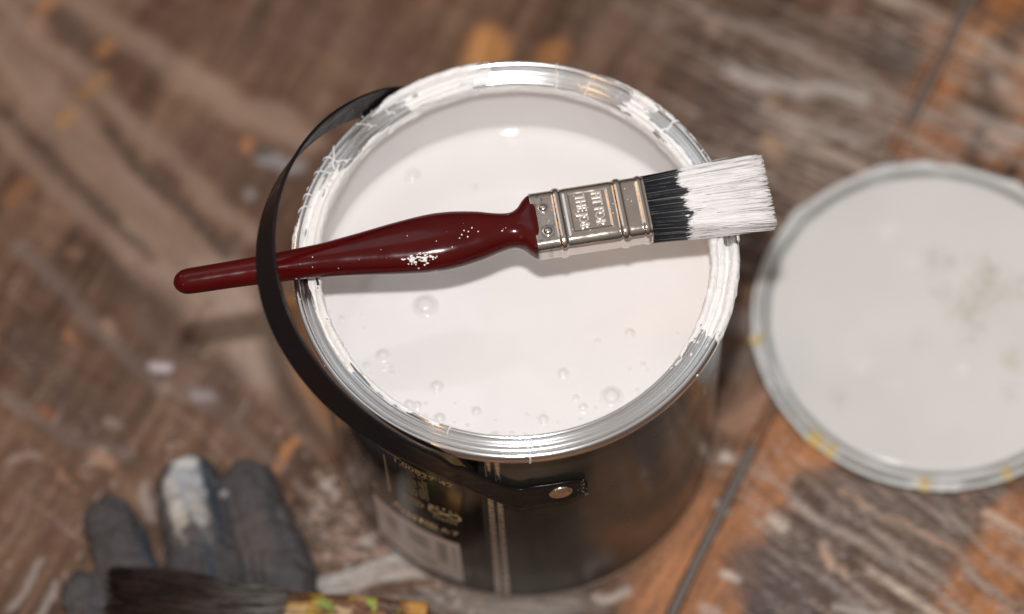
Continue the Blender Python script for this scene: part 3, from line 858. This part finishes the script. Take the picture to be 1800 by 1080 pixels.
# ------------------------------------------------------------------ the paint and its bubbles
LEV = 105.0
paint = thing('white_paint', 'glossy wet white paint with small bubbles inside the open tin', 'paint', (0, 0, LEV))
rr = np.r_[np.linspace(0.01, 70, 40), 72, 73.5, 74.5, 75.2, 75.7, 76.0, 76.15]
zz = LEV + 2.6 * np.exp((rr - 76.15) / 1.4)
V, F = lathe(np.stack([rr, zz], -1), 300)
th = np.arctan2(V[:, 1], V[:, 0])
V[:, 2] += 0.10 * (fbm(V[:, 0] / 18, V[:, 1] / 18, 71, 3) - .5)
dents = [(1080, 555), (1110, 572), (905, 770), (870, 600), (640, 545), (820, 270), (1000, 620), (690, 645), (1030, 655), (760, 620)]
for px, py in dents:
    c = at(px, py, LEV); d2 = (V[:, 0] - c[0]) ** 2 + (V[:, 1] - c[1]) ** 2
mesh_obj('paint_surface', V, F, M_PAINT, paint)
for px, py, rp in [(748, 538, 17), (1075, 698, 15), (673, 625, 10), (768, 680, 9.5), (719, 711, 7), (733, 713, 6.5), (773, 736, 8.5), (838, 724, 7.5), (955, 738, 8), (1025, 717, 7), (1107, 586, 7.5),
                   (725, 308, 12), (645, 643, 6), (990, 657, 8), (870, 768, 8), (1012, 700, 5), (900, 762, 4), (1050, 600, 4), (690, 655, 4), (600, 560, 4), (835, 330, 5), (1130, 640, 4), (985, 350, 5)] + [(905 + 352 * q_ * math.cos(a_), 466 + 320 * q_ * math.sin(a_), random.uniform(1.6, 3.6)) for a_, q_ in [(random.uniform(.2, 3.0), random.uniform(.80, .97)) for _ in range(34)]]:
    c = at(px, py, LEV); r = rp / 4.85
    pr = [(r * 1.45, .0), (r * 1.2, r * .06), (r * 1.05, r * .18)] + [(r * math.cos(q), r * .62 * math.sin(q) + r * .05) for q in np.linspace(.15, 1.565, 8)]
    V, F = lathe(pr, 24, c[0], c[1]); V[:, 2] += LEV + .03
    mesh_obj('bubble', V, F, M_BUBBLE, paint)

# ------------------------------------------------------------------ paintbrush across the rim
T0, T1 = np.array([-122.1, -7.1, 155.5]), np.array([92.3, 16.0, 155.5])
BX = (T1 - T0) / np.linalg.norm(T1 - T0)
BZ = np.array([0, 0, 1.0]); BY = np.cross(BZ, BX)
br = thing('paintbrush', 'paintbrush with glossy dark red handle and white-tipped black bristles lying across the tin', 'paintbrush', T0)
def bl_(s, v, w): return T0 + np.multiply.outer(s, BX) + np.multiply.outer(v, BY) + np.multiply.outer(w, BZ)
# handle
st = [(0.0, .6, .6, 2), (0.5, 3.6, 3.4, 2), (1.4, 6.0, 5.8, 2), (3, 8.2, 8.0, 2), (5, 9.2, 8.9, 2), (10, 9.5, 9.1, 2), (25, 10.0, 9.5, 2), (50, 12.1, 10.4, 2), (65, 15.2, 11.6, 2.1), (80, 19.3, 13, 2.2), (92, 21.8, 14, 2.2),
      (101, 21.4, 14, 2.2), (110, 18.4, 13.5, 2.2), (116, 15.2, 12.6, 2.1), (120, 13.4, 12, 2.1), (122.8, 13.4, 11.8, 2.1), (125.2, 15.6, 11.8, 2.3), (127.4, 20.4, 11.9, 2.7), (129, 22.9, 12, 3.2), (130.2, 23.6, 12, 3.6), (131.2, 23.4, 11.8, 3.8), (133, 22.6, 10.9, 4)]
C = smooth_curve([(s, w, t, e) for s, w, t, e in st], 220)
K = 64
p = np.linspace(0, 2 * np.pi, K, endpoint=False)
V = []
for s, w, t, e in C:
    cx = np.sign(np.cos(p)) * np.abs(np.cos(p)) ** (2 / e) * w / 2
    cz = np.sign(np.sin(p)) * np.abs(np.sin(p)) ** (2 / e) * t / 2
    V.append(bl_(np.full(K, s), cx, cz))
V = np.array(V).reshape(-1, 3)
hnd = mesh_obj('handle', V, gridfaces(len(C), K, wrapv=True).tolist() + [list(range(K))[::-1], [(len(C) - 1) * K + i for i in range(K)]], M_RED, br)
def hw(s): return np.interp(s, C[:, 0], C[:, 1]), np.interp(s, C[:, 0], C[:, 2])
fk = MB()
def fleck(s, vf, q, el=1.0, seed=0):
    vf = max(-.97, min(.97, vf))
    w, t = hw(s)
    v = vf * w / 2
    z = t / 2 * max(1e-3, 1 - abs(vf) ** 2.2) ** (1 / 2.2)
    nrm = np.array([0, v / (w / 2) ** 2, z / (t / 2) ** 2]); nrm /= np.linalg.norm(nrm)
    N = nrm[1] * BY + nrm[2] * BZ
    fr = np.array([BX, np.cross(N, BX), N])
    fk.blob(bl_(np.array([s]), np.array([v]), np.array([z]))[0] - N * .02, q * el, q, min(.16, q * .5), seed, .45, 8, 2, frame=fr)
for k in range(85):                                     # flaked cluster low on the belly
    fleck(88 + random.gauss(0, 3.0), -0.74 + random.gauss(0, .07), random.uniform(.12, .42), random.uniform(.7, 2.2), k)
for k in range(18):
    fleck(random.uniform(20, 128), random.uniform(-.9, .3), random.uniform(.06, .2), 1, 200 + k)
for s, vf in [(105, -.05), (106.5, -.12), (104, -.2), (108, .0), (103, -.3), (110, -.18), (106, -.32), (118.5, -.35), (100, -.55)]: fleck(s, vf, .26, 1.2, int(s * 9))
fk.build('paint_fleck', M_DRY, hnd)['kind'] = 'stuff'

# ferrule
fs = np.arange(130.0, 171.61, 0.2)
Kf = 180
def rrect(w, t, r, n):
    """evenly spaced points on a rounded rectangle, starting mid right side"""
    q = np.linspace(0, 1, 4000, endpoint=False)
    a, b = w - 2 * r, t - 2 * r
    pts = []
    for cx, cy, a0 in ((a / 2, b / 2, 0), (-a / 2, b / 2, 90), (-a / 2, -b / 2, 180), (a / 2, -b / 2, 270)):
        for d in np.linspace(0, 90, 30): pts.append((cx + r * math.cos(math.radians(a0 + d)), cy + r * math.sin(math.radians(a0 + d))))
    pts = np.array(pts + pts[:1])
    L = np.r_[0, np.cumsum(np.linalg.norm(np.diff(pts, axis=0), axis=1))]
    s_ = np.linspace(0, L[-1], n, endpoint=False)
    return np.stack([np.interp(s_, L, pts[:, 0]), np.interp(s_, L, pts[:, 1])], -1)
def bumpf(s, c, w, h): return h * np.exp(-((s - c) / w) ** 4)
offs = bumpf(fs, 139.6, 1.15, .62) + bumpf(fs, 161.8, 1.25, .62) + bumpf(fs, 169.6, .95, .45) - bumpf(fs, 141.6, .6, .12) - bumpf(fs, 159.8, .6, .12)
base2 = rrect(24.2, 11.6, 3.9, Kf)
tgc = np.roll(base2, -1, 0) - np.roll(base2, 1, 0); tgc /= np.linalg.norm(tgc, axis=1)[:, None]
nrc = np.stack([tgc[:, 1], -tgc[:, 0]], -1)
V, cc = [], []
for s, o in zip(fs, offs):
    q = base2 + nrc * o
    top = (base2[:, 1] > 5.7)
    pan = sstep(143.6, 144.1, np.array(s)) * (1 - sstep(157.3, 157.8, np.array(s))) * (np.abs(base2[:, 0] - .4) < 7.6) * top
    q = q - nrc * (pan * .30)[:, None] - nrc * (.06 * (fbm(np.full(Kf, s / 6), base2[:, 0] / 5, 81, 2) - .5) * top)[:, None]
    V.append(bl_(np.full(Kf, s), q[:, 0], q[:, 1]))
    cor = sstep(.56, .66, fbm(np.full(Kf, s / 1.6), base2[:, 0] / 1.8, 83, 4)) * np.clip(1 - (s - 130) / 9, 0, 1)
    cor = np.maximum(cor, 0.9 * np.exp(-(((s - 134.6) / 2.4) ** 4 + ((base2[:, 0] + 5.6) / 2.4) ** 4)) * top)
    cc.append(np.array([.60, .54, .49])[None] * (1 - cor[:, None]) + np.array([.20, .23, .24])[None] * cor[:, None])
V = np.array(V); nF = len(fs)
inner = np.array([bl_(np.full(Kf, fs[e]), base2[:, 0] * .95, base2[:, 1] * .93) for e in (0, -1)])
Vall = np.vstack([inner[0], V.reshape(-1, 3), inner[1]])
call = np.vstack([cc[0], np.vstack(cc), cc[-1]])
fer = mesh_obj('ferrule', Vall, gridfaces(nF + 2, Kf, wrapv=True), M_FERR, br, True, call)
M_LET = mat('pressed_letter_metal', (.84, .80, .76), .33, 1.0)  # ferrule metal in a lighter colour, standing in for highlights on the letters
M_FPLAIN = mat('nickel_plain', (.66, .60, .55), .14, 1.0)
for k_, (body_, s_) in enumerate((('FIT FOR', 153.9), ('THE JOB', 147.4))):
    Vt, Ft = text_verts(body_, 5.0, 'CENTER', .46, .045, 4)
    Vt[:, 0] *= 13.6 / (Vt[:, 0].max() - Vt[:, 0].min())
    cx_ = (Vt[:, 0].max() + Vt[:, 0].min()) / 2; cy_ = (Vt[:, 1].max() + Vt[:, 1].min()) / 2
    # pillow the letters so that they catch the flash like pressed metal
    W_ = bl_(s_ + (Vt[:, 1] - cy_), .4 - (Vt[:, 0] - cx_), 5.62 + Vt[:, 2])
    o_ = mesh_obj('lettering', W_, Ft, M_LET, fer, False)
    bv = o_.modifiers.new('soft', 'BEVEL'); bv.width = 0.0002; bv.segments = 3; bv.limit_method = 'ANGLE'
nl = [(134.4, 4.0, 1.45), (134.6, -5.4, 1.5)]
for s_, v_, r_ in nl:
    m_ = MB()
    pr = [(r_ * 1.5, -.05), (r_ * 1.45, .16), (r_ * 1.2, .1), (r_ * 1.02, .12), (r_ * .95, .45), (r_ * .7, .8), (r_ * .35, .98), (.01, 1.03)]
    Vn, Fn = lathe(pr, 28)
    m_.add(bl_(s_ + Vn[:, 0], v_ + Vn[:, 1], 5.8 + Vn[:, 2]), Fn.tolist())
    m_.build('nail_head', M_FPLAIN, fer)
sp = MB()
for k in range(30):
    s_, v_ = random.uniform(132, 171), random.uniform(-8, 8)
    sp.blob(bl_(np.array([s_]), np.array([v_]), np.array([5.82]))[0], q := random.uniform(.08, .22), q, .08, k, .4, 7, 2)
sp.build('paint_speck', M_DRY, fer)['kind'] = 'stuff'

# bristles
def bound(v, sd): return 186.0 + 1.8 * (fbm(v / 2.0 + 50, v * 0 + sd, 91, 3) - .5) * 2 - 0.03 * (v) + 0.8 * np.sin(v * .8)
BLACK, WHITE = np.array([.012, .012, .014]), np.array([.83, .82, .82])
cs_ = np.linspace(170.5, 213.2, 130)
Kb = 120
V, cc = [], []
for s in cs_:
    f = (s - 171) / 43
    w_b = 22.6 + 5.0 * max(0, f) ** .8
    t_b = 10.4 - 3.2 * max(0, f) ** 1.2
    q = rrect(w_b, t_b, min(3.4, t_b * .4), Kb)
    tg2 = np.roll(q, -1, 0) - np.roll(q, 1, 0); tg2 /= np.linalg.norm(tg2, axis=1)[:, None]
    n2 = np.stack([tg2[:, 1], -tg2[:, 0]], -1)
    q = q + n2 * (.34 * (fbm(q[:, 0] / .55 + 20 * np.sign(q[:, 1]), np.full(Kb, s / 22), 95, 3) - .6) * 2)[:, None]
    V.append(bl_(s + .6 * (fbm(q[:, 0] / 1.2, q[:, 1], 96, 3) - .5) * max(0, f), q[:, 0] - .3 * max(0, f), q[:, 1]))
    wm = sstep(-.5, .5, s - bound(q[:, 0], 1.0) - 1.4)
    st_ = fbm(q[:, 0] / .30, np.full(Kb, s / 16), 97, 3)
    wc = WHITE[None] * (0.62 + .38 * sstep(.3, .55, st_))[:, None]
    cc.append(BLACK[None] * (1 - wm[:, None]) + wc * wm[:, None])
V = np.array(V).reshape(-1, 3)
capc = len(V)
F = gridfaces(len(cs_), Kb, wrapv=True).tolist() + [[(len(cs_) - 1) * Kb + i for i in range(Kb)], list(range(Kb))[::-1]]
core = mesh_obj('bristle_block', V, F, M_BRIST, br, True, np.vstack(cc))
hm = MB()
r_ = np.random.default_rng(5)
NST = 2600
for k in range(NST):
    top = r_.random() < .72
    v0 = r_.uniform(-11.2, 11.2)
    if top: w0 = 5.15
    else:
        v0 = -11.25 if r_.random() < .75 else 11.25; w0 = r_.uniform(-5, 4.6)
    edge = abs(v0) > 8.6 and top
    if edge: w0 = 5.15 - (abs(v0) - 8.6) ** 2 * .30
    L_ = r_.uniform(40.5, 45.2) if r_.random() < .8 else r_.uniform(26, 42)
    s0 = 170.8 if r_.random() < .55 else r_.uniform(172, 196)
    s1 = 170.8 + L_
    ss = np.linspace(s0, s1, 8)
    bq = bound(np.array([v0]), 1.0)[0] + r_.normal(0, .75) + (r_.uniform(0, 3) if r_.random() < .10 else 0)
    ss = np.sort(np.r_[ss[[0, 2, 4, 5, 6, 7]], np.clip([bq - .3, bq + .35], s0 + .05, s1 - .05)])
    f = np.clip((ss - 171) / 43, 0, 1)
    amp = r_.normal(0, .25); phs = r_.uniform(0, 6)
    vv = v0 * (1 + .215 * f ** .8) - .3 * f + amp * f * np.sin(ss * .16 + phs) + r_.normal(0, .3) * f
    ww = w0 * (1 - .30 * f ** 1.2) + .10 + r_.normal(0, .12) * f + .12 * np.sin(ss * .2 + phs) * f
    vv = vv + (np.round((v0 + .5 * math.sin(v0)) / 1.5) * 1.5 - v0) * .42 * f ** .8
    if r_.random() < .03: ww = ww + f ** 2 * r_.uniform(.2, 1.2); vv = vv + f ** 2 * r_.normal(0, 1.2)
    wh = sstep(-.3, .35, ss - bq)
    tone = r_.uniform(.86, 1.0) if r_.random() < .86 else r_.uniform(.42, .8)
    dark = BLACK * r_.uniform(.6, 2.2) if r_.random() < .93 else np.array([.25, .27, .28])
    if s0 > 172 and wh[0] < .5: continue
    c = dark[None] * (1 - wh[:, None]) + WHITE[None] * tone * wh[:, None]
    rad = (.085 + .10 * wh * r_.uniform(.5, 1.5)) * np.r_[np.ones(7), .45]
    hm.tube(bl_(ss, vv, ww), rad, 4, c)
for k, (s_, v_, a, b_) in enumerate([(176.2, -9.4, 1.7, .75), (180.5, -8.6, 1.5, .8), (182.5, -9.8, 1.6, .7), (179.2, -10.2, .6, .35), (184.5, -7.5, 1.4, .6), (183, -6.4, .9, .4), (174.2, -10.4, .4, .25)]):
    hm.blob(bl_(np.array([s_]), np.array([v_]), np.array([4.6 - max(0, abs(v_) - 8.6) * .6]))[0], a, b_, .45, k, .35, 10, 3, WHITE * .96, frame=np.array([BX, BY, BZ]))
hs = hm.build('bristle', M_BRIST, br); hs['kind'] = 'stuff'

# ------------------------------------------------------------------ lid lying upside down on the boards
LC = (170.0, 31.0)
lid = thing('tin_lid', 'round tin lid lying upside down on the boards, coated in white paint', 'lid', (LC[0], LC[1], 0))
pr = smooth_curve([(60, .4), (70, .3), (73.6, .3), (74.5, 1.0), (74.6, 2.0), (73.9, 2.9), (72.8, 2.7), (72.2, 2.3), (71.6, 2.9), (71.3, 4.6), (70.9, 5.9), (70.3, 6.3), (69.7, 5.9), (69.3, 4.4), (68.9, 3.0), (68.0, 2.6), (66.4, 2.6)], 70)
V, F = lathe(pr, 360, *LC)
th = np.arctan2(V[:, 1] - LC[1], V[:, 0] - LC[0]); rad = np.hypot(V[:, 0] - LC[0], V[:, 1] - LC[1])
lump = sstep(.5, .72, fbm(th * 6, rad / 8, 121, 4)) * sstep(70, 73, rad)
k = 1 + lump * 1.3 / 74
V[:, 0] = LC[0] + (V[:, 0] - LC[0]) * k; V[:, 1] = LC[1] + (V[:, 1] - LC[1]) * k
V[:, 2] += lump * .5 * (V[:, 2] > .8)
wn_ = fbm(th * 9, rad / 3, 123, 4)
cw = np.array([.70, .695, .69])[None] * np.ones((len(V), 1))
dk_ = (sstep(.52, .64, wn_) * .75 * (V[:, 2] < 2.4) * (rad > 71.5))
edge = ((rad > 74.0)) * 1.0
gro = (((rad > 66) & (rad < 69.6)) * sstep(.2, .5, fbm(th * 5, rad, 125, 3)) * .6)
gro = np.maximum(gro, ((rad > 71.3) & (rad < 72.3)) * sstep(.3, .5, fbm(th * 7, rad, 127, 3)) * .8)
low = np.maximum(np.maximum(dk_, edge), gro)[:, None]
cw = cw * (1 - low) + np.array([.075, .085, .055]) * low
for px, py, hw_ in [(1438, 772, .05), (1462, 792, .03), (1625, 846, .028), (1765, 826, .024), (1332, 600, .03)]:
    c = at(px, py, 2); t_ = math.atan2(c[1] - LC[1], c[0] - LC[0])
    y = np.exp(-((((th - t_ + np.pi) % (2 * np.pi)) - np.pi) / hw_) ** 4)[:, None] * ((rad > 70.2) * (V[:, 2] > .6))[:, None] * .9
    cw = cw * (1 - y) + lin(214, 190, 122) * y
mesh_obj('lid_ring', V, F, M_LIDM, lid, True, cw)
rr = np.r_[np.linspace(0.01, 65.8, 90), 66.5, 66.9, 67.0, 67.0]
zl = 6.9 - 1.7 * (rr / 68) ** 2.6; zl[-4:] = [5.0, 4.5, 3.9, 2.6]
V, F = lathe(np.stack([rr, zl], -1), 260, *LC)
x, y = V[:, 0] - LC[0], V[:, 1] - LC[1]
V[:, 2] += .35 * (fbm(x / 25, y / 25, 131, 3) - .5)
base_c = np.array([.70, .683, .668])[None] * (.94 + .12 * fbm(x / 30, y / 30, 133, 4))[:, None]
for px, py, r_, op, c in [(1650, 460, 7, .5, (150, 146, 112)), (1700, 545, 9, .6, (150, 148, 110)), (1735, 515, 8, .5, (150, 148, 112)), (1725, 490, 5, .5, (140, 138, 100)), (1790, 505, 8, .4, (160, 156, 125)), (1780, 635, 6, .5, (165, 164, 120)),
                          (1710, 590, 5, .4, (160, 156, 128)), (1655, 515, 5, .5, (165, 160, 130)), (1620, 600, 5, .3, (170, 164, 140)), (1770, 690, 5, .3, (170, 166, 146)), (1475, 700, 4, .35, (170, 164, 158)), (1730, 470, 6, .5, (155, 150, 118)),
                          (1560, 405, 4, .9, (238, 236, 234)), (1520, 640, 4, .8, (238, 236, 234)), (1690, 655, 3.5, .9, (242, 240, 238)), (1575, 680, 3.5, .7, (236, 234, 232)), (1600, 465, 3.5, .7, (236, 234, 232)), (1680, 500, 9, .4, (226, 222, 218))]:
    p_ = at(px, py, 6)
    d_ = np.hypot(V[:, 0] - p_[0] + (fbm(x / 4, y / 4, 135, 3) - .5) * 8, V[:, 1] - p_[1] + (fbm(x / 4, y / 4, 136, 3) - .5) * 8)
    m_ = ((1 - sstep(.3, 1.4, d_ / r_)) * op * (.35 + .9 * sstep(.42, .6, fbm(x / 2.5, y / 2.5, 139, 3))) * .5)[:, None]
    base_c = base_c * (1 - m_) + lin(*c) * m_
mesh_obj('lid_panel', V, F, M_LIDW, lid, True, base_c)

# ------------------------------------------------------------------ work glove
GC = (-125, -110, 0)
glove = None
mb = MB()
def finger(pts, rads, flat=.68):
    P = smooth_curve([(*p_, r) for p_, r in zip(pts, rads)], 18)
    # rounded tip
    d = P[0, :2] - P[1, :2]; d /= np.linalg.norm(d)
    tip = []
    for a in np.linspace(80, 10, 5):
        tip.append([P[0, 0] + d[0] * P[0, 2] * math.sin(math.radians(a)), P[0, 1] + d[1] * P[0, 2] * math.sin(math.radians(a)), P[0, 2] * math.cos(math.radians(a))])
    P = np.vstack([tip, P])
    n = len(P); k = 20
    T = np.gradient(P[:, :2], axis=0); T /= np.linalg.norm(T, axis=1)[:, None]
    Nn = np.stack([-T[:, 1], T[:, 0]], -1)
    q = np.linspace(0, 2 * np.pi, k, endpoint=False)
    V = np.zeros((n, k, 3))
    for i in range(n):
        r = P[i, 2]; rm = max(rads[0], r) if i < 5 else r
        V[i, :, :2] = P[i, :2] + np.outer(np.cos(q) * r, Nn[i])
        V[i, :, 2] = rm * flat + .3 + np.sin(q) * r * flat
    mb.add(V.reshape(-1, 3), gridfaces(n, k, wrapv=True).tolist() + [list(range(k))[::-1], [(n - 1) * k + i for i in range(k)]])
finger([(-178, -66), (-172, -84), (-160, -112), (-150, -135)], [9.4, 10.2, 11, 13])
finger([(-167, -37), (-162, -52), (-152, -84), (-142, -130)], [10.6, 12, 12.4, 15], .72)
finger([(-135.0, -25.5), (-131, -48), (-125, -84), (-120, -130)], [13.4, 15.4, 15.6, 16], .70)
finger([(-111.5, -25), (-104, -48), (-94, -84), (-94, -130)], [11, 12.6, 13, 16], .74)
finger([(-62, -128), (-66, -150), (-84, -178)], [10, 11.5, 15])
for cx, cy, rx, ry, rz in [(-118, -150, 40, 40, 13), (-122, -190, 38, 46, 13), (-126, -245, 36, 40, 12)]:
    nu, nv2 = 24, 12
    V = [[cx + rx * math.sin(b) * math.cos(a), cy + ry * math.sin(b) * math.sin(a), rz + .3 + rz * math.cos(b)] for b in np.linspace(.02, math.pi - .02, nv2) for a in np.linspace(0, 2 * math.pi, nu, endpoint=False)]
    mb.add(V, gridfaces(nv2, nu, wrapv=True).tolist() + [list(range(nu)), [(nv2 - 1) * nu + i for i in range(nu)][::-1]])
tmp = mb.build('glove_form', None)
rm = tmp.modifiers.new('r', 'REMESH'); rm.mode = 'VOXEL'; rm.voxel_size = 0.0013
sm_ = tmp.modifiers.new('s', 'SMOOTH'); sm_.iterations = 5; sm_.factor = .6
dg = bpy.context.evaluated_depsgraph_get()
me = bpy.data.meshes.new_from_object(tmp.evaluated_get(dg))
V = np.array([v.co[:] for v in me.vertices]) / S
Nn = np.array([v.normal[:] for v in me.vertices])
F = [list(p_.vertices) for p_ in me.polygons]
bpy.data.objects.remove(tmp); bpy.data.meshes.remove(me)
wr = (fbm(V[:, 0] / 9, V[:, 1] / 5, 141, 4) - .5) * 1.6 + (np.abs(fbm(V[:, 0] / 5 + V[:, 2] / 6, V[:, 1] / 12, 143, 3) - .5) - .12) * 4.2 - 1.5 * sstep(.10, .0, np.abs(fbm(V[:, 0] / 14 + V[:, 1] / 30, V[:, 1] / 7, 147, 3) - .5))
V = V + Nn * wr[:, None]
V[:, 2] = np.maximum(V[:, 2], .25)
gc = lin(73, 70, 71)[None] * (.8 + .45 * fbm(V[:, 0] / 12, V[:, 1] / 12, 145, 4))[:, None]
fid = lambda px, py, z=14: at(px, py, z)[:2]
def gstain(px, py, rx, ry, c, op, ang=0, seed=0, z=14):
    global gc
    p_ = fid(px, py, z)
    x_, y_ = V[:, 0] - p_[0], V[:, 1] - p_[1]
    ca, sa = math.cos(ang), math.sin(ang)
    u_, v_ = x_ * ca + y_ * sa, -x_ * sa + y_ * ca
    d_ = np.sqrt((u_ / rx) ** 2 + (v_ / ry) ** 2) + (fbm(V[:, 0] / 4, V[:, 1] / 4, 150 + seed, 4) - .5) * 1.1
    m_ = ((1 - sstep(.6, 1.15, d_)) * op)[:, None]
    gc = gc * (1 - m_) + lin(*c) * m_
gstain(330, 855, 10, 14, (162, 166, 172), .9, 0, 1)
gstain(312, 905, 4, 13, (196, 190, 178), .65, 0.25, 2)
gstain(352, 910, 3, 12, (176, 172, 166), .7, 0.3, 3)
gstain(322, 815, 6, 5, (196, 196, 194), .8, 0, 4)
gstain(392, 872, 2.5, 2.5, (190, 188, 190), .8, 0, 5)
gstain(378, 890, 2.2, 26, (44, 56, 68), .85, 0.25, 6, 9)
gstain(258, 950, 2.5, 20, (58, 72, 84), .85, 0.3, 7, 6)
gstain(375, 1000, 2, 14, (48, 62, 76), .7, 0.2, 8, 10)
gstain(440, 960, 9, 14, (92, 84, 80), .5, 0.3, 9)
gl = mesh_obj('work_glove', V, F, M_GLOVE, None, True, gc)
gl['label'] = 'dark grey rubber work glove with pale paint smear on its middle finger'
gl['category'] = 'glove'

# ------------------------------------------------------------------ old brush on the glove, at the bottom of the picture
O0 = at(205, 1010, 33)
O1 = at(760, 1057, 33)
OX = O1 - O0; OX[2] = 0; OX /= np.linalg.norm(OX)
OZ = np.array([0, 0, 1.0]); OY = np.cross(OZ, OX)
ob = thing('old_paintbrush', 'old stiff dark brush with yellow and green spattered ferrule lying on the glove', 'paintbrush', O0)
OT, OW = 13.0, 50.0
def ol(s, v, w): return O0 + np.multiply.outer(s, OX) + np.multiply.outer(v - OW / 2, OY) + np.multiply.outer(w - OT / 2, OZ)
LB, LF = 66.0, 121.0
fr_ = np.random.default_rng(9)
V, cc = [], []
ss_ = np.linspace(1, LB + 3, 40); Ko = 150
for s in ss_:
    q = rrect(OW - 3 + 2 * (1 - s / LB), OT - 1.5, 4, Ko)
    tg2 = np.roll(q, -1, 0) - np.roll(q, 1, 0); tg2 /= np.linalg.norm(tg2, axis=1)[:, None]
    n2 = np.stack([tg2[:, 1], -tg2[:, 0]], -1)
    q = q + n2 * (1.3 * (fbm(q[:, 0] / 2.2 + q[:, 1], np.full(Ko, s / 18), 161, 3) - .5))[:, None]
    V.append(ol(np.full(Ko, s), q[:, 0], q[:, 1]))
    cc.append(np.tile(lin(30, 21, 18), (Ko, 1)))
F = gridfaces(len(ss_), Ko, wrapv=True).tolist() + [[(len(ss_) - 1) * Ko + i for i in range(Ko)], list(range(Ko))[::-1]]
mesh_obj('bristle_block', np.array(V).reshape(-1, 3), F, M_OLDB, ob, True, np.vstack(cc))
hm = MB()
for k in range(1500):
    far = fr_.random() < .5
    v0 = fr_.uniform(-OW / 2 + 1, OW / 2 - .5); w0 = OT / 2 - .6
    if far: v0 = OW / 2 - .8; w0 = fr_.uniform(-5, 5.6)
    sB = fr_.uniform(-4, 7) if fr_.random() < .7 else fr_.uniform(5, 45)
    ss = np.linspace(LB + 1, sB, 7); f = 1 - ss / LB
    ph_ = fr_.uniform(0, 6)
    vv = v0 * (1 + .04 * f) + (fr_.normal(0, 1.4) + (fr_.uniform(-1, 3.5) if far and fr_.random() < .25 else 0)) * f + .7 * np.sin(ss * .13 + ph_); ww = w0 + fr_.normal(0, 1.1) * f + .5 * np.sin(ss * .15 + ph_)
    n_ = fbm(np.array([v0 / 7 + 30, 0]), np.array([w0 / 3, 0]), 171, 2)[0]
    c = np.array([lin(46, 31, 25) * (.3 + 1.5 * fr_.random() ** 2) for _ in ss])
    gr = sstep(26, 58, ss + 26 * (n_ - .5)) * fr_.uniform(0, 1)
    c = c * (1 - gr[:, None]) + lin(112, 110, 108) * gr[:, None]
    hm.tube(ol(ss, vv, ww), .42 * np.r_[np.ones(6), .5], 4, c)
hs = hm.build('bristle', M_OLDB, ob); hs['kind'] = 'stuff'
fs2 = np.linspace(LB, LF, 140); Kq = 300
b2 = rrect(OW, OT, 2.2, Kq)
tg2 = np.roll(b2, -1, 0) - np.roll(b2, 1, 0); tg2 /= np.linalg.norm(tg2, axis=1)[:, None]
n2 = np.stack([tg2[:, 1], -tg2[:, 0]], -1)
V, cc = [], []
for s in fs2:
    o_ = .5 * math.exp(-((s - LB - 8) / 1.4) ** 4) + .5 * math.exp(-((s - LF + 9) / 1.4) ** 4)
    nz = fbm(np.full(Kq, s / 8), (b2[:, 0] + b2[:, 1] * 1.3) / 4, 181, 4)
    q = b2 + n2 * (o_ + 1.1 * (nz - .5))[:, None]
    V.append(ol(np.full(Kq, s), q[:, 0], q[:, 1]))
    a = fbm(np.full(Kq, s / 13), (b2[:, 0] + b2[:, 1] * 1.5) / 6, 183, 4); b = fbm(np.full(Kq, s / 9), (b2[:, 0] + b2[:, 1] * 1.5) / 3, 185, 4)
    c = np.tile(lin(104, 64, 38), (Kq, 1))
    for (m_, col_) in ((sstep(.50, .58, a), lin(160, 120, 34)), (sstep(.60, .68, b), lin(176, 150, 112)), (1 - sstep(.36, .44, b), lin(72, 46, 30)), (sstep(.72, .78, fbm(np.full(Kq, s / 5), b2[:, 0] / 5 + 40, 187, 3)), lin(138, 150, 44)),
                       (np.exp(-((s - LB - 16 + 9 * (a - .5)) / 2.6) ** 4) * (b2[:, 0] > 16) * sstep(.42, .52, b), lin(116, 140, 44)), (np.full(Kq, sstep(LF - 12, LF - 4, np.array(s))) * sstep(.42, .5, b), lin(176, 124, 40))):
        c = c * (1 - m_[:, None]) + col_ * m_[:, None]
    cc.append(c)
F = gridfaces(len(fs2), Kq, wrapv=True).tolist() + [[(len(fs2) - 1) * Kq + i for i in range(Kq)], list(range(Kq))[::-1]]
mesh_obj('ferrule', np.array(V).reshape(-1, 3), F, M_OLDF, ob, True, np.vstack(cc))
C = smooth_curve([(LF - 1, 44, 11), (LF + 4, 42, 12), (LF + 14, 26, 13), (LF + 30, 22, 14), (LF + 60, 28, 15), (LF + 90, 24, 13), (LF + 104, 12, 8), (LF + 107, 1, 1)], 60)
V = []
for s, w, t in C:
    V.append(ol(np.full(40, s), np.cos(np.linspace(0, 2 * np.pi, 40, endpoint=False)) * w / 2, np.sin(np.linspace(0, 2 * np.pi, 40, endpoint=False)) * t / 2))
mesh_obj('handle', np.array(V).reshape(-1, 3), gridfaces(60, 40, wrapv=True), M_OLDH, ob)
bpy.context.view_layer.update()
